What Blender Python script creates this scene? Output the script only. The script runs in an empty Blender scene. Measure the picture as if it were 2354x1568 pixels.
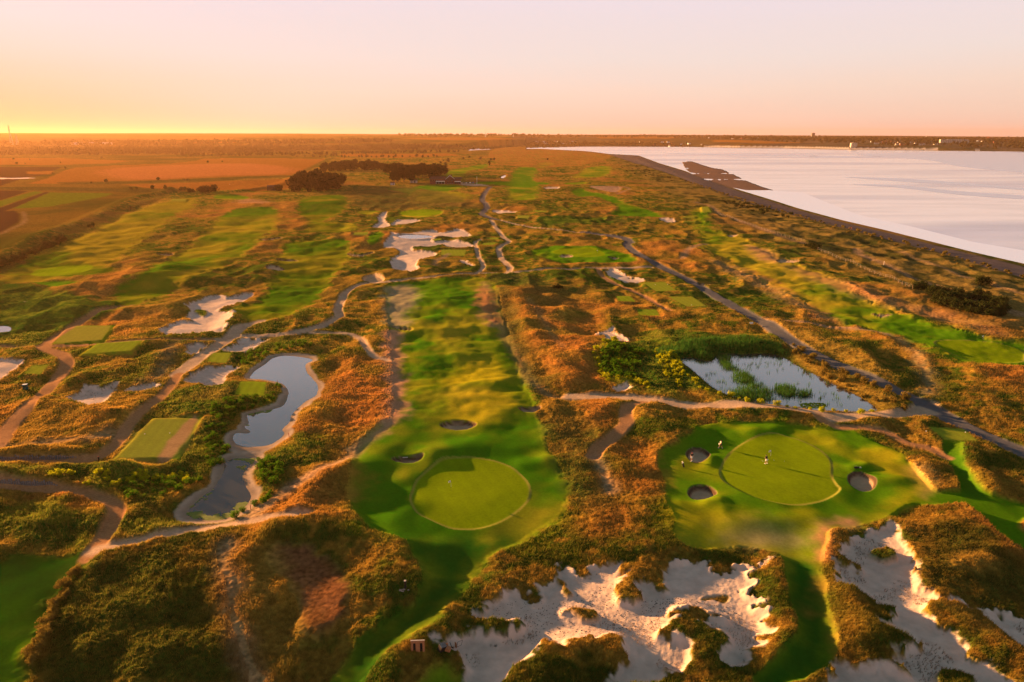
import bpy, bmesh, math, random
import numpy as np
from mathutils import Vector, Matrix

# ------------------------------------------------------------------ camera, world, sun, exposure
sc = bpy.context.scene
C = sc.collection
CAMH = 60.0
PITCH = math.radians(16.68)
cam_d = bpy.data.cameras.new("camera"); cam_d.lens = 24.0; cam_d.sensor_width = 36.0
cam_d.clip_start = 0.5; cam_d.clip_end = 60000
cam = bpy.data.objects.new("camera", cam_d); C.objects.link(cam)
cam.location = (0, 0, CAMH); cam.rotation_euler = (math.radians(90) - PITCH, 0, 0)
sc.camera = cam
SUN_EL = math.radians(8.0); SUN_AZ = math.radians(-55.0)          # azimuth clockwise from +Y (straight ahead)
SD = Vector((math.sin(SUN_AZ) * math.cos(SUN_EL), math.cos(SUN_AZ) * math.cos(SUN_EL), math.sin(SUN_EL)))
sun_d = bpy.data.lights.new("sun", 'SUN'); sun_d.energy = 5.0; sun_d.angle = math.radians(0.6)
sun_d.color = (1.0, 0.52, 0.19)
sun = bpy.data.objects.new("sun", sun_d); C.objects.link(sun)
sun.rotation_euler = SD.to_track_quat('Z', 'Y').to_euler()
sc.view_settings.view_transform = 'Standard'; sc.view_settings.look = 'None'
sc.view_settings.exposure = 2.1; sc.view_settings.gamma = 1.0

W = bpy.data.worlds.new("World"); sc.world = W; W.use_nodes = True
nt = W.node_tree; nt.nodes.clear()
def N(tree, t, **kw):
    n = tree.nodes.new(t)
    for k, v in kw.items():
        if k in n.inputs.keys() if hasattr(n.inputs, 'keys') else False: n.inputs[k].default_value = v
        else: setattr(n, k, v)
    return n
tc = N(nt, 'ShaderNodeTexCoord'); sep = N(nt, 'ShaderNodeSeparateXYZ'); nt.links.new(tc.outputs['Generated'], sep.inputs[0])
ramp = N(nt, 'ShaderNodeValToRGB'); cr = ramp.color_ramp
mr = N(nt, 'ShaderNodeMapRange'); mr.inputs['From Min'].default_value = 0.0; mr.inputs['From Max'].default_value = 1.0
cn = N(nt, 'ShaderNodeTexNoise'); cn.inputs['Scale'].default_value = 2.2; cn.inputs['Detail'].default_value = 5.0; cm = N(nt, 'ShaderNodeMapping'); cm.inputs['Scale'].default_value = (1.0, 1.0, 11.0)
nt.links.new(tc.outputs['Generated'], cm.inputs[0]); nt.links.new(cm.outputs[0], cn.inputs['Vector'])       # faint high streaks
ca_ = N(nt, 'ShaderNodeMath', operation='MULTIPLY_ADD'); ca_.inputs[1].default_value = 0.035; ca_.inputs[2].default_value = -0.0175; nt.links.new(cn.outputs['Fac'], ca_.inputs[0])
cb_ = N(nt, 'ShaderNodeMath', operation='ADD'); nt.links.new(ca_.outputs[0], cb_.inputs[0]); nt.links.new(sep.outputs['Z'], cb_.inputs[1]); nt.links.new(cb_.outputs[0], mr.inputs['Value']); nt.links.new(mr.outputs[0], ramp.inputs[0])
stops = [(0.0, (0.195, 0.130, 0.106)), (0.030, (0.208, 0.148, 0.118)), (0.06, (0.213, 0.163, 0.135)), (0.10, (0.205, 0.173, 0.160)), (0.18, (0.200, 0.172, 0.184)),
         (0.30, (0.16, 0.165, 0.18)), (0.40, (0.052, 0.072, 0.084)), (1.0, (0.019, 0.036, 0.041))]
while len(cr.elements) < len(stops): cr.elements.new(0.5)
for e, (p, c) in zip(cr.elements, stops): e.position = p; e.color = (*c, 1)
dot = N(nt, 'ShaderNodeVectorMath', operation='DOT_PRODUCT')
nt.links.new(tc.outputs['Generated'], dot.inputs[0]); dot.inputs[1].default_value = (math.sin(SUN_AZ), math.cos(SUN_AZ), 0.02)
g = N(nt, 'ShaderNodeMapRange'); g.inputs['From Min'].default_value = 0.78; g.inputs['From Max'].default_value = 1.0
nt.links.new(dot.outputs['Value'], g.inputs['Value'])
pw = N(nt, 'ShaderNodeMath', operation='POWER'); nt.links.new(g.outputs[0], pw.inputs[0]); pw.inputs[1].default_value = 1.6
gm = N(nt, 'ShaderNodeMix', data_type='RGBA', blend_type='MIX')
zf = N(nt, 'ShaderNodeMapRange'); zf.inputs['From Min'].default_value = 0.0; zf.inputs['From Max'].default_value = 0.13; zf.inputs['To Min'].default_value = 0.9; zf.inputs['To Max'].default_value = 0.0
nt.links.new(sep.outputs['Z'], zf.inputs['Value']); mm = N(nt, 'ShaderNodeMath', operation='MULTIPLY'); nt.links.new(pw.outputs[0], mm.inputs[0]); nt.links.new(zf.outputs[0], mm.inputs[1])
nt.links.new(mm.outputs[0], gm.inputs['Factor']); nt.links.new(ramp.outputs[0], gm.inputs['A']); gm.inputs['B'].default_value = (0.22, 0.082, 0.022, 1)
sky = N(nt, 'ShaderNodeTexSky', sky_type='NISHITA', sun_disc=False)
sky.sun_elevation = SUN_EL; sky.sun_rotation = SUN_AZ; sky.dust_density = 3.0
bg1 = N(nt, 'ShaderNodeBackground'); bg1.inputs[1].default_value = 1.0; nt.links.new(gm.outputs['Result'], bg1.inputs[0])
bg2 = N(nt, 'ShaderNodeBackground'); bg2.inputs[1].default_value = 0.0003; nt.links.new(sky.outputs[0], bg2.inputs[0])
ad = N(nt, 'ShaderNodeAddShader'); out = N(nt, 'ShaderNodeOutputWorld')
nt.links.new(bg1.outputs[0], ad.inputs[0]); nt.links.new(bg2.outputs[0], ad.inputs[1]); nt.links.new(ad.outputs[0], out.inputs[0])

# ------------------------------------------------------------------ helpers
rng = np.random.default_rng(7); random.seed(7)
FP = 1569.3; CX = 1177.0; CY = 784.0; cp, sp = math.cos(PITCH), math.sin(PITCH)
def hash2(ix, iy, s):
    h = (ix.astype(np.int64) * 374761393 + iy.astype(np.int64) * 668265263 + s * 974711) & 0xffffffff
    h = ((h ^ (h >> 13)) * 1274126177) & 0xffffffff
    return ((h ^ (h >> 16)) & 0xffff).astype(np.float32) / 65535.0
def vnoise(x, y, s=0):
    ix = np.floor(x); iy = np.floor(y); fx = (x - ix).astype(np.float32); fy = (y - iy).astype(np.float32)
    fx = fx * fx * fx * (fx * (fx * 6 - 15) + 10); fy = fy * fy * fy * (fy * (fy * 6 - 15) + 10)
    a = hash2(ix, iy, s); b = hash2(ix + 1, iy, s); c = hash2(ix, iy + 1, s); d = hash2(ix + 1, iy + 1, s)
    return (a + (b - a) * fx + (c - a) * fy + (a - b - c + d) * fx * fy) * 2 - 1
def fbm(x, y, wl, s=0, octv=3, gain=0.5):
    r = 0; a = 1.0; t = 0
    ca, sa = 0.8, 0.6
    for k in range(octv):
        r = r + a * vnoise(x / wl + 13.7 * k, y / wl - 7.3 * k, s + k * 17); t += a
        x, y = ca * x - sa * y, sa * x + ca * y; wl *= 0.5; a *= gain
    return r / t
def sstep(a, b, x):
    t = np.clip((x - a) / (b - a), 0, 1); return t * t * (3 - 2 * t)
def raydir(vx, vy):
    rx = (np.asarray(vx, float) - CX) / FP; uy = -(np.asarray(vy, float) - CY) / FP
    return rx, cp + uy * sp, -sp + uy * cp
def project(X, Y, Z):
    dz = Z - CAMH; d = Y * cp - dz * sp; u = Y * sp + dz * cp
    return CX + FP * X / d, CY - FP * u / d
def plane_hit(vx, vy, z=0.0):
    dx, dy, dz = raydir(vx, vy); t = (z - CAMH) / np.minimum(dz, -1e-4); return dx * t, dy * t
SEA_Z = -1.5
seaV = [(2900,765),(2354,606),(2236,579),(2136,554),(2036,529),(1936,506),(1836,479),(1769,457.6),(1703,437.6),(1619,409),(1569,391),(1518,376),(1468,357.6),(1401,354),(1351,347.6),(1285,344.5),(1250,342.5),(1150,343.8),(1075,346),(1085,342.5),(1150,338),(1300,336.8),(1569,337.5),(1700,340),(1800,341),(1950,344),(2100,345.5),(2354,348.5),(3200,356)]
sx, sy = plane_hit([p[0] for p in seaV], [p[1] for p in seaV], SEA_Z)
SEA = np.stack([sx, sy], 1)
# far shore as Y(X/Y)
fs = SEA[20:]
def far_shore(az): return np.interp(az, fs[:, 0] / fs[:, 1], fs[:, 1])
ls = SEA[1:16]
def coastX(Y): o = np.argsort(ls[:, 1]); return np.interp(Y, ls[o, 1], ls[o, 0])
eb = np.array(plane_hit([-300, 0, 100, 200, 310, 395, 560, 670, 760, 900], [760, 588, 539, 506, 456, 439, 410, 404, 372, 352])).T
def embX(Y): o = np.argsort(eb[:, 1]); return np.interp(Y, eb[o, 1], eb[o, 0])
def hbase(X, Y):
    X = np.asarray(X, np.float64); Y = np.asarray(Y, np.float64)
    Yc = np.maximum(Y, 1)
    D = np.hypot(X, Y)
    az = X / Yc
    course = sstep(-25, 25, X - embX(Yc)) * (1 - sstep(-60, -15, X - coastX(Yc))) * (1 - sstep(1500, 2200, D))
    am = 0.12 + 0.88 * course
    h = am * (1.5 * fbm(X, Y, 110, 3, 2) + 0.9 * fbm(X, Y, 45, 9, 2))
    h = h + 0.6
    # far land
    y0 = np.where(az > 0.02, far_shore(az), 3300 + 0 * az)
    ridge = np.interp(az, [-0.9, -0.75, -0.3, -0.1, 0.2, 0.45, 0.6, 0.75, 0.9], [98, 94, 88, 82, 76, 70, 60, 52, 48])
    t = np.clip((Yc - y0) / (7600 - y0), 0, 1)
    up = ridge * (0.25 * np.clip(t * 6, 0, 1) + 0.75 * t ** 0.8)
    cl = sstep(5, 40, Yc - y0) * sstep(0.24, 0.30, az) * (1 - sstep(0.62, 0.68, az)) * 11
    up = np.maximum(up, cl + up * 0.75) * sstep(0, 60, Yc - y0)
    up = up + sstep(0.1, 0.5, t) * (7 * fbm(X, Y, 1400, 21, 3))
    return h + np.where(Yc > y0, up, 0)
def ray_ground(vx, vy):
    vx = np.atleast_1d(np.asarray(vx, float)); vy = np.atleast_1d(np.asarray(vy, float))
    dx, dy, dz = raydir(vx, vy)
    px, py = plane_hit(vx, np.maximum(vy, 318), -3.0)
    tmax = np.minimum(py / np.maximum(dy, .1), 12000) * 1.02
    px, py = plane_hit(vx, np.maximum(vy, 318), 6.0)
    tmin = np.minimum(py / dy, 2200) * 0.97
    K = 260; s = np.linspace(0, 1, K)[None]
    T = tmin[:, None] + (np.maximum(tmax, tmin * 1.05) - tmin)[:, None] * s
    X = dx[:, None] * T; Y = dy[:, None] * T; Z = CAMH + dz[:, None] * T
    below = Z < hbase(X, Y)
    k = np.where(below.any(1), below.argmax(1), K - 1); i = np.arange(len(vx))
    return np.stack([X[i, k], Y[i, k]], 1)
TO = {'A1': (0, 450), 'A2': (1280, 450), 'A3': (2560, 450), 'B1': (0, 950), 'B2': (1280, 950), 'B3': (2560, 950),
      'C1': (0, 1500), 'C2': (1280, 1500), 'C3': (2560, 1500), 'D1': (0, 1958), 'D2': (1280, 1958), 'D3': (2560, 1958), 'F': (0, 0)}
def VP(tile, s):
    v = np.array([float(q) for q in s.replace(',', ' ').split()]).reshape(-1, 2)
    if tile == 'F': return v
    ox, oy = TO[tile]; return v / 3.0 + np.array([ox, oy]) * 0.61302
def smooth(P, closed=True, n=3):
    m = len(P); out = []
    rngk = range(m) if closed else range(m - 1)
    for i in rngk:
        if closed: a, b, c, d = P[(i - 1) % m], P[i], P[(i + 1) % m], P[(i + 2) % m]
        else: a, b, c, d = P[max(i - 1, 0)], P[i], P[i + 1], P[min(i + 2, m - 1)]
        for k in range(n):
            t = k / n
            out.append(0.5 * ((2 * b) + (-a + c) * t + (2 * a - 5 * b + 4 * c - d) * t * t + (-a + 3 * b - 3 * c + d) * t ** 3))
    if not closed: out.append(P[-1])
    return np.array(out)
def sdist(P, X, Y):                      # + inside
    x0, y0 = P[:, 0], P[:, 1]; x1, y1 = np.roll(x0, -1), np.roll(y0, -1)
    d2 = np.full(X.shape, 1e18); ins = np.zeros(X.shape, bool)
    for a, b, c, d in zip(x0, y0, x1, y1):
        ex, ey = c - a, d - b; L = ex * ex + ey * ey + 1e-9
        wx, wy = X - a, Y - b
        t = np.clip((wx * ex + wy * ey) / L, 0, 1)
        d2 = np.minimum(d2, (wx - ex * t) ** 2 + (wy - ey * t) ** 2)
        cnd = ((b > Y) != (d > Y))
        if cnd.any(): ins ^= cnd & (X < (c - a) * (Y - b) / ((d - b) if d != b else 1e-9) + a)
    s = np.sqrt(d2); return np.where(ins, s, -s)
def ldist(P, X, Y):
    d2 = np.full(X.shape, 1e18)
    for (a, b), (c, d) in zip(P[:-1], P[1:]):
        ex, ey = c - a, d - b; L = ex * ex + ey * ey + 1e-9
        wx, wy = X - a, Y - b; t = np.clip((wx * ex + wy * ey) / L, 0, 1)
        d2 = np.minimum(d2, (wx - ex * t) ** 2 + (wy - ey * t) ** 2)
    return np.sqrt(d2)
# ------------------------------------------------------------------ terrain regions traced on the ground
REG = []      # (name, cls, kind, V points, width, soft, rag, extra)
def A(name, cls, tile, s, soft=0.6, rag=0.0, sm=3, **kw): REG.append(dict(name=name, cls=cls, kind='area', P=VP(tile, s), soft=soft, rag=rag, sm=sm, **kw))
def L(name, cls, tile, s, w, soft=0.5, rag=0.15, **kw): REG.append(dict(name=name, cls=cls, kind='line', P=VP(tile, s), w=w, soft=soft, rag=rag, sm=4, **kw))
def T(col, tile, s, soft=4.0, rag=2.0, a=1.0, **kw): REG.append(dict(name=None, cls='tint', col=col, kind='area', P=VP(tile, s), soft=soft, rag=rag, sm=3, a=a, **kw))
# --- farmland on the left
A('farmland', 'meadow', 'F', '-600,330 700,330 760,352 700,385 660,404 560,410 395,439 310,456 200,506 100,539 0,588 -300,760', 3, 0, 1)
A('farmland', 'wheat', 'A1', '190,440 330,400 450,345 520,330 800,312 1180,300 1340,283 1400,268 1600,262 1900,262 2240,272 2130,335 2020,382 1700,388 1000,420 400,440', 4, 2, 1)
T('wheatpink', 'A1', '700,345 1200,310 1700,300 2000,330 1980,370 1500,385 900,410', 25, 10)
A('farmland', 'plough', 'A1', '-700,325 430,325 350,355 380,370 190,395 0,455 -700,500', 4, 2, 1)
A('farmland', 'wheat', 'A1', '180,355 370,352 350,376 190,372', 3, 1, 1)
A('farmland', 'wheat', 'A1', '-500,262 380,262 900,282 760,300 300,312 -500,300', 8, 3, 1)
A('farmland', 'plough', 'A1', '-600,475 200,490 0,555 -600,700', 2, 0, 1)
A('farmland', 'crop', 'A1', '-60,573 240,492 300,497 0,600 -60,617', 2, 0, 1)
A('farmland', 'plough', 'A1', '-100,640 310,498 345,500 85,610 0,640', 2, 0, 1)
A('farmland', 'crop', 'A1', '85,612 345,500 780,505 740,525 500,570 330,600', 2, 1, 1)
A('farmland', 'plough', 'A1', '-500,780 -100,640 100,625 135,650 135,700 60,745 0,780 -400,960', 2, 0, 1)
A('farmland', 'wheat', 'A1', '850,445 2000,405 2060,470 1800,495 1300,480 1000,470', 6, 3, 1)
A('farmland', 'wheat', 'A2', '0,232 780,232 800,246 400,262 0,250', 10, 5, 1)
T('dark', 'A1', '0,465 420,462 1160,488 1120,500 500,490 0,482', 4, 2, .8)
T('dark', 'A1', '2020,385 2240,275 2300,262 2180,330 2080,385', 8, 3, .7)
T('dark', 'A1', '400,430 1000,418 1700,392 2010,384 2000,398 1200,428 600,445', 4, 2, .7)
L(None, 'dirt', 'A1', '0,790 90,745 160,710 170,660 155,632', 2.5, 2, .8, tint=.35)
# embankment and ditch
T('dark', 'A1', '-200,1060 0,960 300,815 600,715 930,570 1190,498 1080,560 900,625 640,740 420,850 200,960 0,1040', 4, 2, .45)
# --- far land fields
A('farmland', 'wheat', 'F', '930,318.5 1010,316 1130,316.5 1200,320 1130,323 1000,322', 20, 0, 1)
A('farmland', 'wheat', 'F', '1368,314 1500,313.5 1560,316 1530,320 1380,319.5', 20, 0, 1)
A('farmland', 'wheat', 'F', '1640,322.5 1880,324 1895,328 1760,330 1640,327', 20, 0, 1)
A('farmland', 'wheat', 'F', '1370,324 1560,324.5 1540,328 1375,327', 15, 0, 1)
A('farmland', 'wheat', 'F', '100,312 500,315 560,321 300,322 100,318', 30, 0, 1)
A('farmland', 'wheat', 'F', '290,325 460,323 560,328 420,331 300,329', 20, 0, 1)
T('woods', 'F', '-300,337 0,336 300,337 700,334 1080,333 1250,330 1600,331 1600,337 1300,336 1090,337 800,343 600,350 300,352 0,350 -300,352', 60, 30, .8)
T('woods', 'F', '1250,318 1560,319 1640,330 1620,337 1200,336 1150,328', 60, 30, .7)
T('town', 'F', '1700,317 2354,320 3000,330 3000,354 2354,347 2120,344 1800,337 1890,330 1700,322', 60, 30, .85)
T('woods', 'F', '-300,316 0,316 250,318 480,330 200,333 -300,334', 100, 50, .6)
# --- mown strips
A('fairway', 'fair', 'F', '0,640 60,600 180,545 260,505 350,470 440,455 445,470 400,500 330,550 280,590 240,608 215,625 130,640 40,650', 6, 5, dry=.75, dim=.8)
A('fairway', 'fair', 'B1', '40,160 60,110 200,30 300,0 480,-10 500,30 480,60 650,85 780,125 600,155 400,160 100,165', 3, 2, dry=.35, dim=.7)
A('putting_green', 'green', 'B1', '220,150 250,115 400,92 610,80 640,95 600,125 450,150 300,158', 1)
A('fairway', 'fair', 'B1', '230,207 330,190 540,200 430,237 350,228', 1.5, 1, dry=.1)
A('fairway', 'fair', 'B1', '-40,260 120,250 200,290 120,325 -40,330', 2, 2, dry=.3)
A('fairway', 'fair', 'F', '255,700 275,665 330,630 400,590 470,540 500,505 530,485 620,475 640,490 635,520 600,550 540,600 440,640 360,690 310,705', 3, 3, dry=.45, dim=.85)
A('fairway', 'fair', 'F', '560,738 545,720 600,690 620,650 640,620 645,590 660,560 720,552 790,550 800,570 800,600 760,640 740,680 700,710 660,730 600,742', 2, 2, dry=.3, dim=.8)
A('fairway', 'fair', 'F', '685,490 690,460 720,450 790,450 795,480 740,510 800,515 790,532 720,532 700,505', 3, 3, dry=.25, dim=.7)
A('fairway', 'fair', 'A1', '1480,520 1560,510 1700,530 1690,548 1500,548', 2, 1, dry=.4)
A('fairway', 'fair', 'A2', '460,530 540,480 620,490 700,500 840,455 560,452 480,470 300,470 420,500', 3, 3, dry=.1)
A('fairway', 'fair', 'A2', '520,490 800,500 880,520 800,570 560,570 500,530', 6, 6, dry=.7)
A('fairway', 'fair', 'A2', '390,640 440,625 540,618 680,625 690,650 560,678 430,670', 1.5, 1, dry=.3)
A('putting_green', 'green', 'A2', '400,642 440,628 540,621 675,627 680,645 560,662 430,655', 1)
A('fairway', 'fair', 'A2', '110,640 160,628 270,632 180,652', 1.5, 1, dry=.4)
A('fairway', 'fair', 'A2', '180,860 190,800 240,770 290,780 270,830 230,860', 1.5, 1, dry=0)
A('fairway', 'fair', 'A2', '0,715 60,712 120,740 60,760 0,765', 2, 1, dry=.3)
A('fairway', 'fair', 'A2', '1150,500 1150,450 1200,340 1280,320 1350,340 1320,400 1360,455 1350,520 1330,550 1180,550', 5, 4, dry=.25)
A('fairway', 'fair', 'A2', '730,360 820,335 1000,305 990,330 880,350 820,400 760,400 730,385', 5, 4, dry=.3)
A('fairway', 'fair', 'A2', '1360,300 1440,294 1460,310 1400,330 1350,325', 5, 3, dry=.5)
A('fairway', 'fair', 'A2', '930,430 1100,425 1400,432 1400,446 950,447', 3, 2, dry=0)
A('fairway', 'fair', 'A2', '1580,490 1650,470 1720,500 1780,505 1900,540 2000,590 2220,660 2130,668 1960,667 1850,650 1900,620 1890,580 1760,530 1640,530', 3, 2, dry=.15)
A('fairway', 'fair', 'A2', '1540,435 1680,430 1680,442 1560,446', 3, 1, dry=.4)
A('fairway', 'fair', 'A2', '1700,330 1840,320 1850,370 1800,390 1600,400 1640,370', 6, 6, dry=.6)
A('fairway', 'fair', 'A2', '1310,905 1440,870 1700,875 1850,893 1940,915 2030,960 1990,978 1700,985 1480,975 1380,945', 2, 1, dry=.15)
A('putting_green', 'green', 'A2', '1450,905 1560,885 1720,885 1810,915 1800,938 1640,945 1500,925', 1)
A('fairway', 'fair', 'A3', '60,640 120,600 180,600 190,640 150,700 190,760 300,790 420,820 600,900 700,960 820,1011 1000,1070 1200,1180 1500,1330 1700,1420 1850,1430 2100,1510 2354,1540 2600,1560 2600,1725 2354,1720 2150,1710 2000,1690 1750,1620 1500,1500 1180,1420 950,1340 800,1240 600,1150 400,1050 300,990 150,880 130,800 100,740', 3, 3, dry=.5)
T('green2', 'B3', '1200,480 1500,440 1850,520 2100,590 2354,620 2600,640 2600,800 2354,800 2000,770 1750,700 1500,580', 8, 3)
T('fairgreen', 'A3', '90,650 160,640 180,740 300,800 260,850 170,820 130,750', 8, 3)
A('putting_green', 'green', 'B3', '1735,620 1800,600 1900,597 2100,610 2300,650 2354,680 2350,740 2300,760 2150,765 1950,740 1800,680', .6, ring=1)
A('fairway', 'fair', 'F', '890,655 960,648 1060,640 1130,645 1150,700 1165,760 1190,830 1210,900 1230,940 1245,985 1262,1040 1280,1080 1303,1120 1305,1160 1290,1185 1265,1205 1230,1222 1200,1240 1140,1270 1115,1292 1086,1335 1068,1368 1040,1402 1015,1435 985,1467 932,1495 868,1520 830,1560 790,1640 720,1640 750,1570 785,1530 815,1500 855,1465 895,1440 932,1418 960,1396 974,1357 972,1328 958,1300 930,1260 880,1242 850,1225 822,1200 808,1165 805,1120 815,1080 820,1045 840,1010 870,980 900,965 905,900 900,800 890,720', 1.0, .5, dry=.28)
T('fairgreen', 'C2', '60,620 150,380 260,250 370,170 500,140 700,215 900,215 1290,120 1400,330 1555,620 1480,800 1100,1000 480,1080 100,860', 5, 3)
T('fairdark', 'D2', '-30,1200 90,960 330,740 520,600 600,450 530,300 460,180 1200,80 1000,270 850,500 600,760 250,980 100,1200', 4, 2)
T('fairgreen', 'B2', '385,580 470,570 700,640 780,720 760,820 720,960 780,1060 700,1195 330,1195 400,1000 395,800', 3, 2)
T('fairgreen', 'B2', '780,190 870,200 910,300 970,340 970,400 860,400 790,330', 3, 2)
T('fairgreen', 'B2', '520,200 620,195 600,250 540,260', 3, 2)
T('fairgreen', 'B2', '560,450 640,380 720,370 740,440 640,480', 4, 3)
T('fairgreen', 'B2', '860,590 900,560 980,560 1060,560 1070,590 960,600', 3, 2)
T('fairgreen', 'B2', '960,930 1000,900 1100,890 1070,760 1150,730 1210,800 1270,900 1300,1060 1240,1100 1150,960', 5, 3)
T('dry', 'B2', '940,250 1000,230 1050,330 1080,420 1110,500 1060,520 980,440 960,330', 3, 2)
T('dry', 'B2', '310,575 380,572 385,700 410,850 420,1000 430,1090 370,1195 280,1210 310,1000 300,800', 3, 2)
T('palegrey', 'B2', '305,340 320,250 420,215 500,230 530,330 430,420 480,490 330,500', 4, 2, .8)
T('fairyellow', 'B2', '640,880 820,780 1000,740 1110,770 1110,900 900,890 740,920', 5, 3, .8)  # yellow of the sunlit ridge put into the turf colour
T('fairyellow', 'B2', '790,1060 900,990 1150,970 1100,1100 960,1190 800,1140', 6, 3, .8)
L('path', 'dirt', 'B2', '990,200 1050,330 1090,450 1130,570 1170,640 1240,740 1290,850 1380,940 1480,985 1560,985', 3.0, 2, .8, tint=.45)
L('path', 'dirt', 'B2', '1290,330 1340,400 1400,500 1470,600 1540,680', 2.5, 2, .8, tint=.5)
# right green complex
A('fairway', 'fair', 'C3', '-170,410 -150,370 0,290 60,245 150,175 300,160 450,153 700,163 850,175 1000,200 1150,200 1250,250 1400,320 1550,430 1650,540 1700,610 1750,650 1890,660 1910,640 1890,560 1830,430 1790,300 1915,305 1920,400 1960,520 2020,620 2120,690 2354,740 2600,760 2600,1220 2354,1060 2200,970 2100,870 1990,790 1870,750 1600,740 1500,770 1380,830 1180,880 1030,930 1000,1000 960,1130 950,1200 960,1262 1000,1442 1040,1602 1050,1762 1000,1852 900,1912 800,1975 480,1975 600,1842 700,1762 770,1682 790,1582 760,1422 710,1292 680,1112 620,1055 450,1003 300,1020 100,1028 0,1010 -64,930 -44,830 -119,700 -114,560 -170,480', .5, .25, dry=.12)
T('green2', 'C3', '100,230 300,170 700,170 1150,210 1500,430 1600,700 1100,860 600,900 100,960 -60,760 -60,500', 4, 2)
T('dry', 'C3', '930,870 1050,830 1180,840 1100,880 1000,950 970,1100 940,1100', 2.5, 1.5)
T('dry', 'C3', '1600,460 1680,520 1720,620 1650,680 1650,600 1580,500', 2.5, 1.5, .8)
T('palegrey', 'C3', '300,930 450,870 760,900 830,1000 600,1010 400,990', 4, 2, .6)
T('fairyellow', 'C3', '1290,350 1450,380 1650,560 1690,640 1560,730 1400,740 1560,600 1340,440', 3, 2, .7)
T('fairyellow', 'C3', '-50,760 300,770 500,840 300,880 0,860', 4, 2, .6)
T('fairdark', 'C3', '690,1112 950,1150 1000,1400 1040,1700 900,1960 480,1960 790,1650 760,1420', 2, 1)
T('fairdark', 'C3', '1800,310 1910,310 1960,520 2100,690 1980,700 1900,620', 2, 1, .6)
A('rough', 'rough', 'C3', '2320,880 2360,840 2450,830 2450,980 2360,930', .6, .2)
A('putting_green', 'green', 'C2', '480,720 485,660 520,570 600,490 700,425 820,405 930,403 1050,420 1160,460 1240,520 1290,580 1303,640 1280,700 1200,770 1100,830 980,875 860,887 740,880 600,830 520,790', .25, ring=1)
A('putting_green', 'green', 'C3', '258,520 262,470 300,400 380,320 500,260 620,235 730,250 850,290 940,340 1010,400 1030,450 1030,530 1060,590 1085,620 1050,660 960,700 840,725 720,728 580,705 440,660 330,600 280,560', .25, ring=1)
# bottom-left mown area, its shade painted into the turf by dark tints
A('fairway', 'fair', 'D1', '-400,280 0,290 100,250 300,230 560,230 640,225 600,290 520,400 450,470 400,560 340,700 280,800 230,900 200,1000 160,1130 -400,1130', 1.5, 1, dry=.05)
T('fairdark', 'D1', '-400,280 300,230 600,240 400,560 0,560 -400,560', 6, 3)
T('fairshade', 'D1', '-400,250 0,270 200,250 600,240 600,290 460,470 340,700 230,900 160,1130 -400,1130', 3, 2, .85)
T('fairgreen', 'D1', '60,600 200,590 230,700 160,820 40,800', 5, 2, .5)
T('fairshade', 'D2', '-30,1200 90,960 330,740 520,600 590,470 800,470 720,640 600,780 250,980 100,1200', 4, 2, .85)  # shade on the lane painted into its turf colour
T('fairshade', 'D3', '700,430 960,430 1040,760 1000,980 700,1150 480,1150 770,760', 3, 2, .5)  # same painted shade on the right-hand mown path
# bottom small tee
A('fairway', 'fair', 'D2', '560,1103 640,1050 720,1040 800,1090 820,1160 540,1160', 1, .5, dry=.2)
# --- lush rough
for s in ('D1', '60,160 0,160 -200,120 -300,-100 0,-150 300,-120 560,-60 740,0 700,80 560,180 300,210'), \
         ('D1', '780,140 900,30 1000,-10 1200,40 1560,20 1400,60 1100,120 900,170'), \
         ('D1', '520,420 700,330 1000,260 1300,260 1500,420 1480,600 1560,800 1600,1130 300,1130 380,800'), \
         ('C1', '-100,560 0,500 400,490 1000,480 1200,430 1400,300 1560,80 1900,20 1930,-100 1600,-40 1640,60 1560,280 1580,360 1480,520 1240,640 1100,760 800,760 760,700 450,600'), \
         ('C1', '1080,110 1200,0 1500,-60 1650,60 1560,330 1480,450 1250,440 1430,130'), \
         ('C1', '1740,480 1820,400 1990,300 2100,260 2200,300 2100,450 2000,560 1800,700 1700,800 1640,800 1780,640 1820,620'), \
         ('B1', '1400,770 1440,700 1640,600 1850,580 2000,560 2150,600 2200,680 1900,680 1830,760 1700,850 1640,820 1600,770'), \
         ('B1', '1220,960 1340,900 1640,900 1620,1000 1400,1130 1100,1130'), \
         ('B1', '-100,640 -100,330 200,330 500,380 800,360 560,470 420,560 300,640'), \
         ('B2', '1760,690 1820,620 2000,610 2200,640 2330,680 2354,900 2354,1010 2100,960 1850,880 1780,800'), \
         ('B3', '-300,560 0,520 200,560 480,560 700,600 760,660 1000,820 1250,960 1500,1040 1560,1080 1400,1110 1100,1110 800,1080 300,1010 0,950 -300,900'), \
         ('A2', '1330,690 1500,665 1900,680 1950,710 1600,718 1400,740'), \
         ('B2', '1000,180 1150,130 1320,160 1280,230 1050,220'), \
         ('F', '-200,700 0,650 200,690 260,700 270,720 0,790 -200,800'):
    A('rough', 'lush', s[0], s[1], 2.5, 2.5)
T('lushyellow', 'B2', '1760,700 1830,610 1900,620 1860,720 1800,830 1860,890 2000,900 1900,870 1780,780', 2, 1.5, .8)
T('gold', 'B3', '700,620 1000,780 1300,960 1500,1050 1300,1100 1200,1000 900,830 740,680', 1.5, 1, .7)
T('gold', 'B3', '620,490 700,500 900,590 1200,700 1450,870 1400,900 1100,760 800,640', 2, 1, .7)
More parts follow.
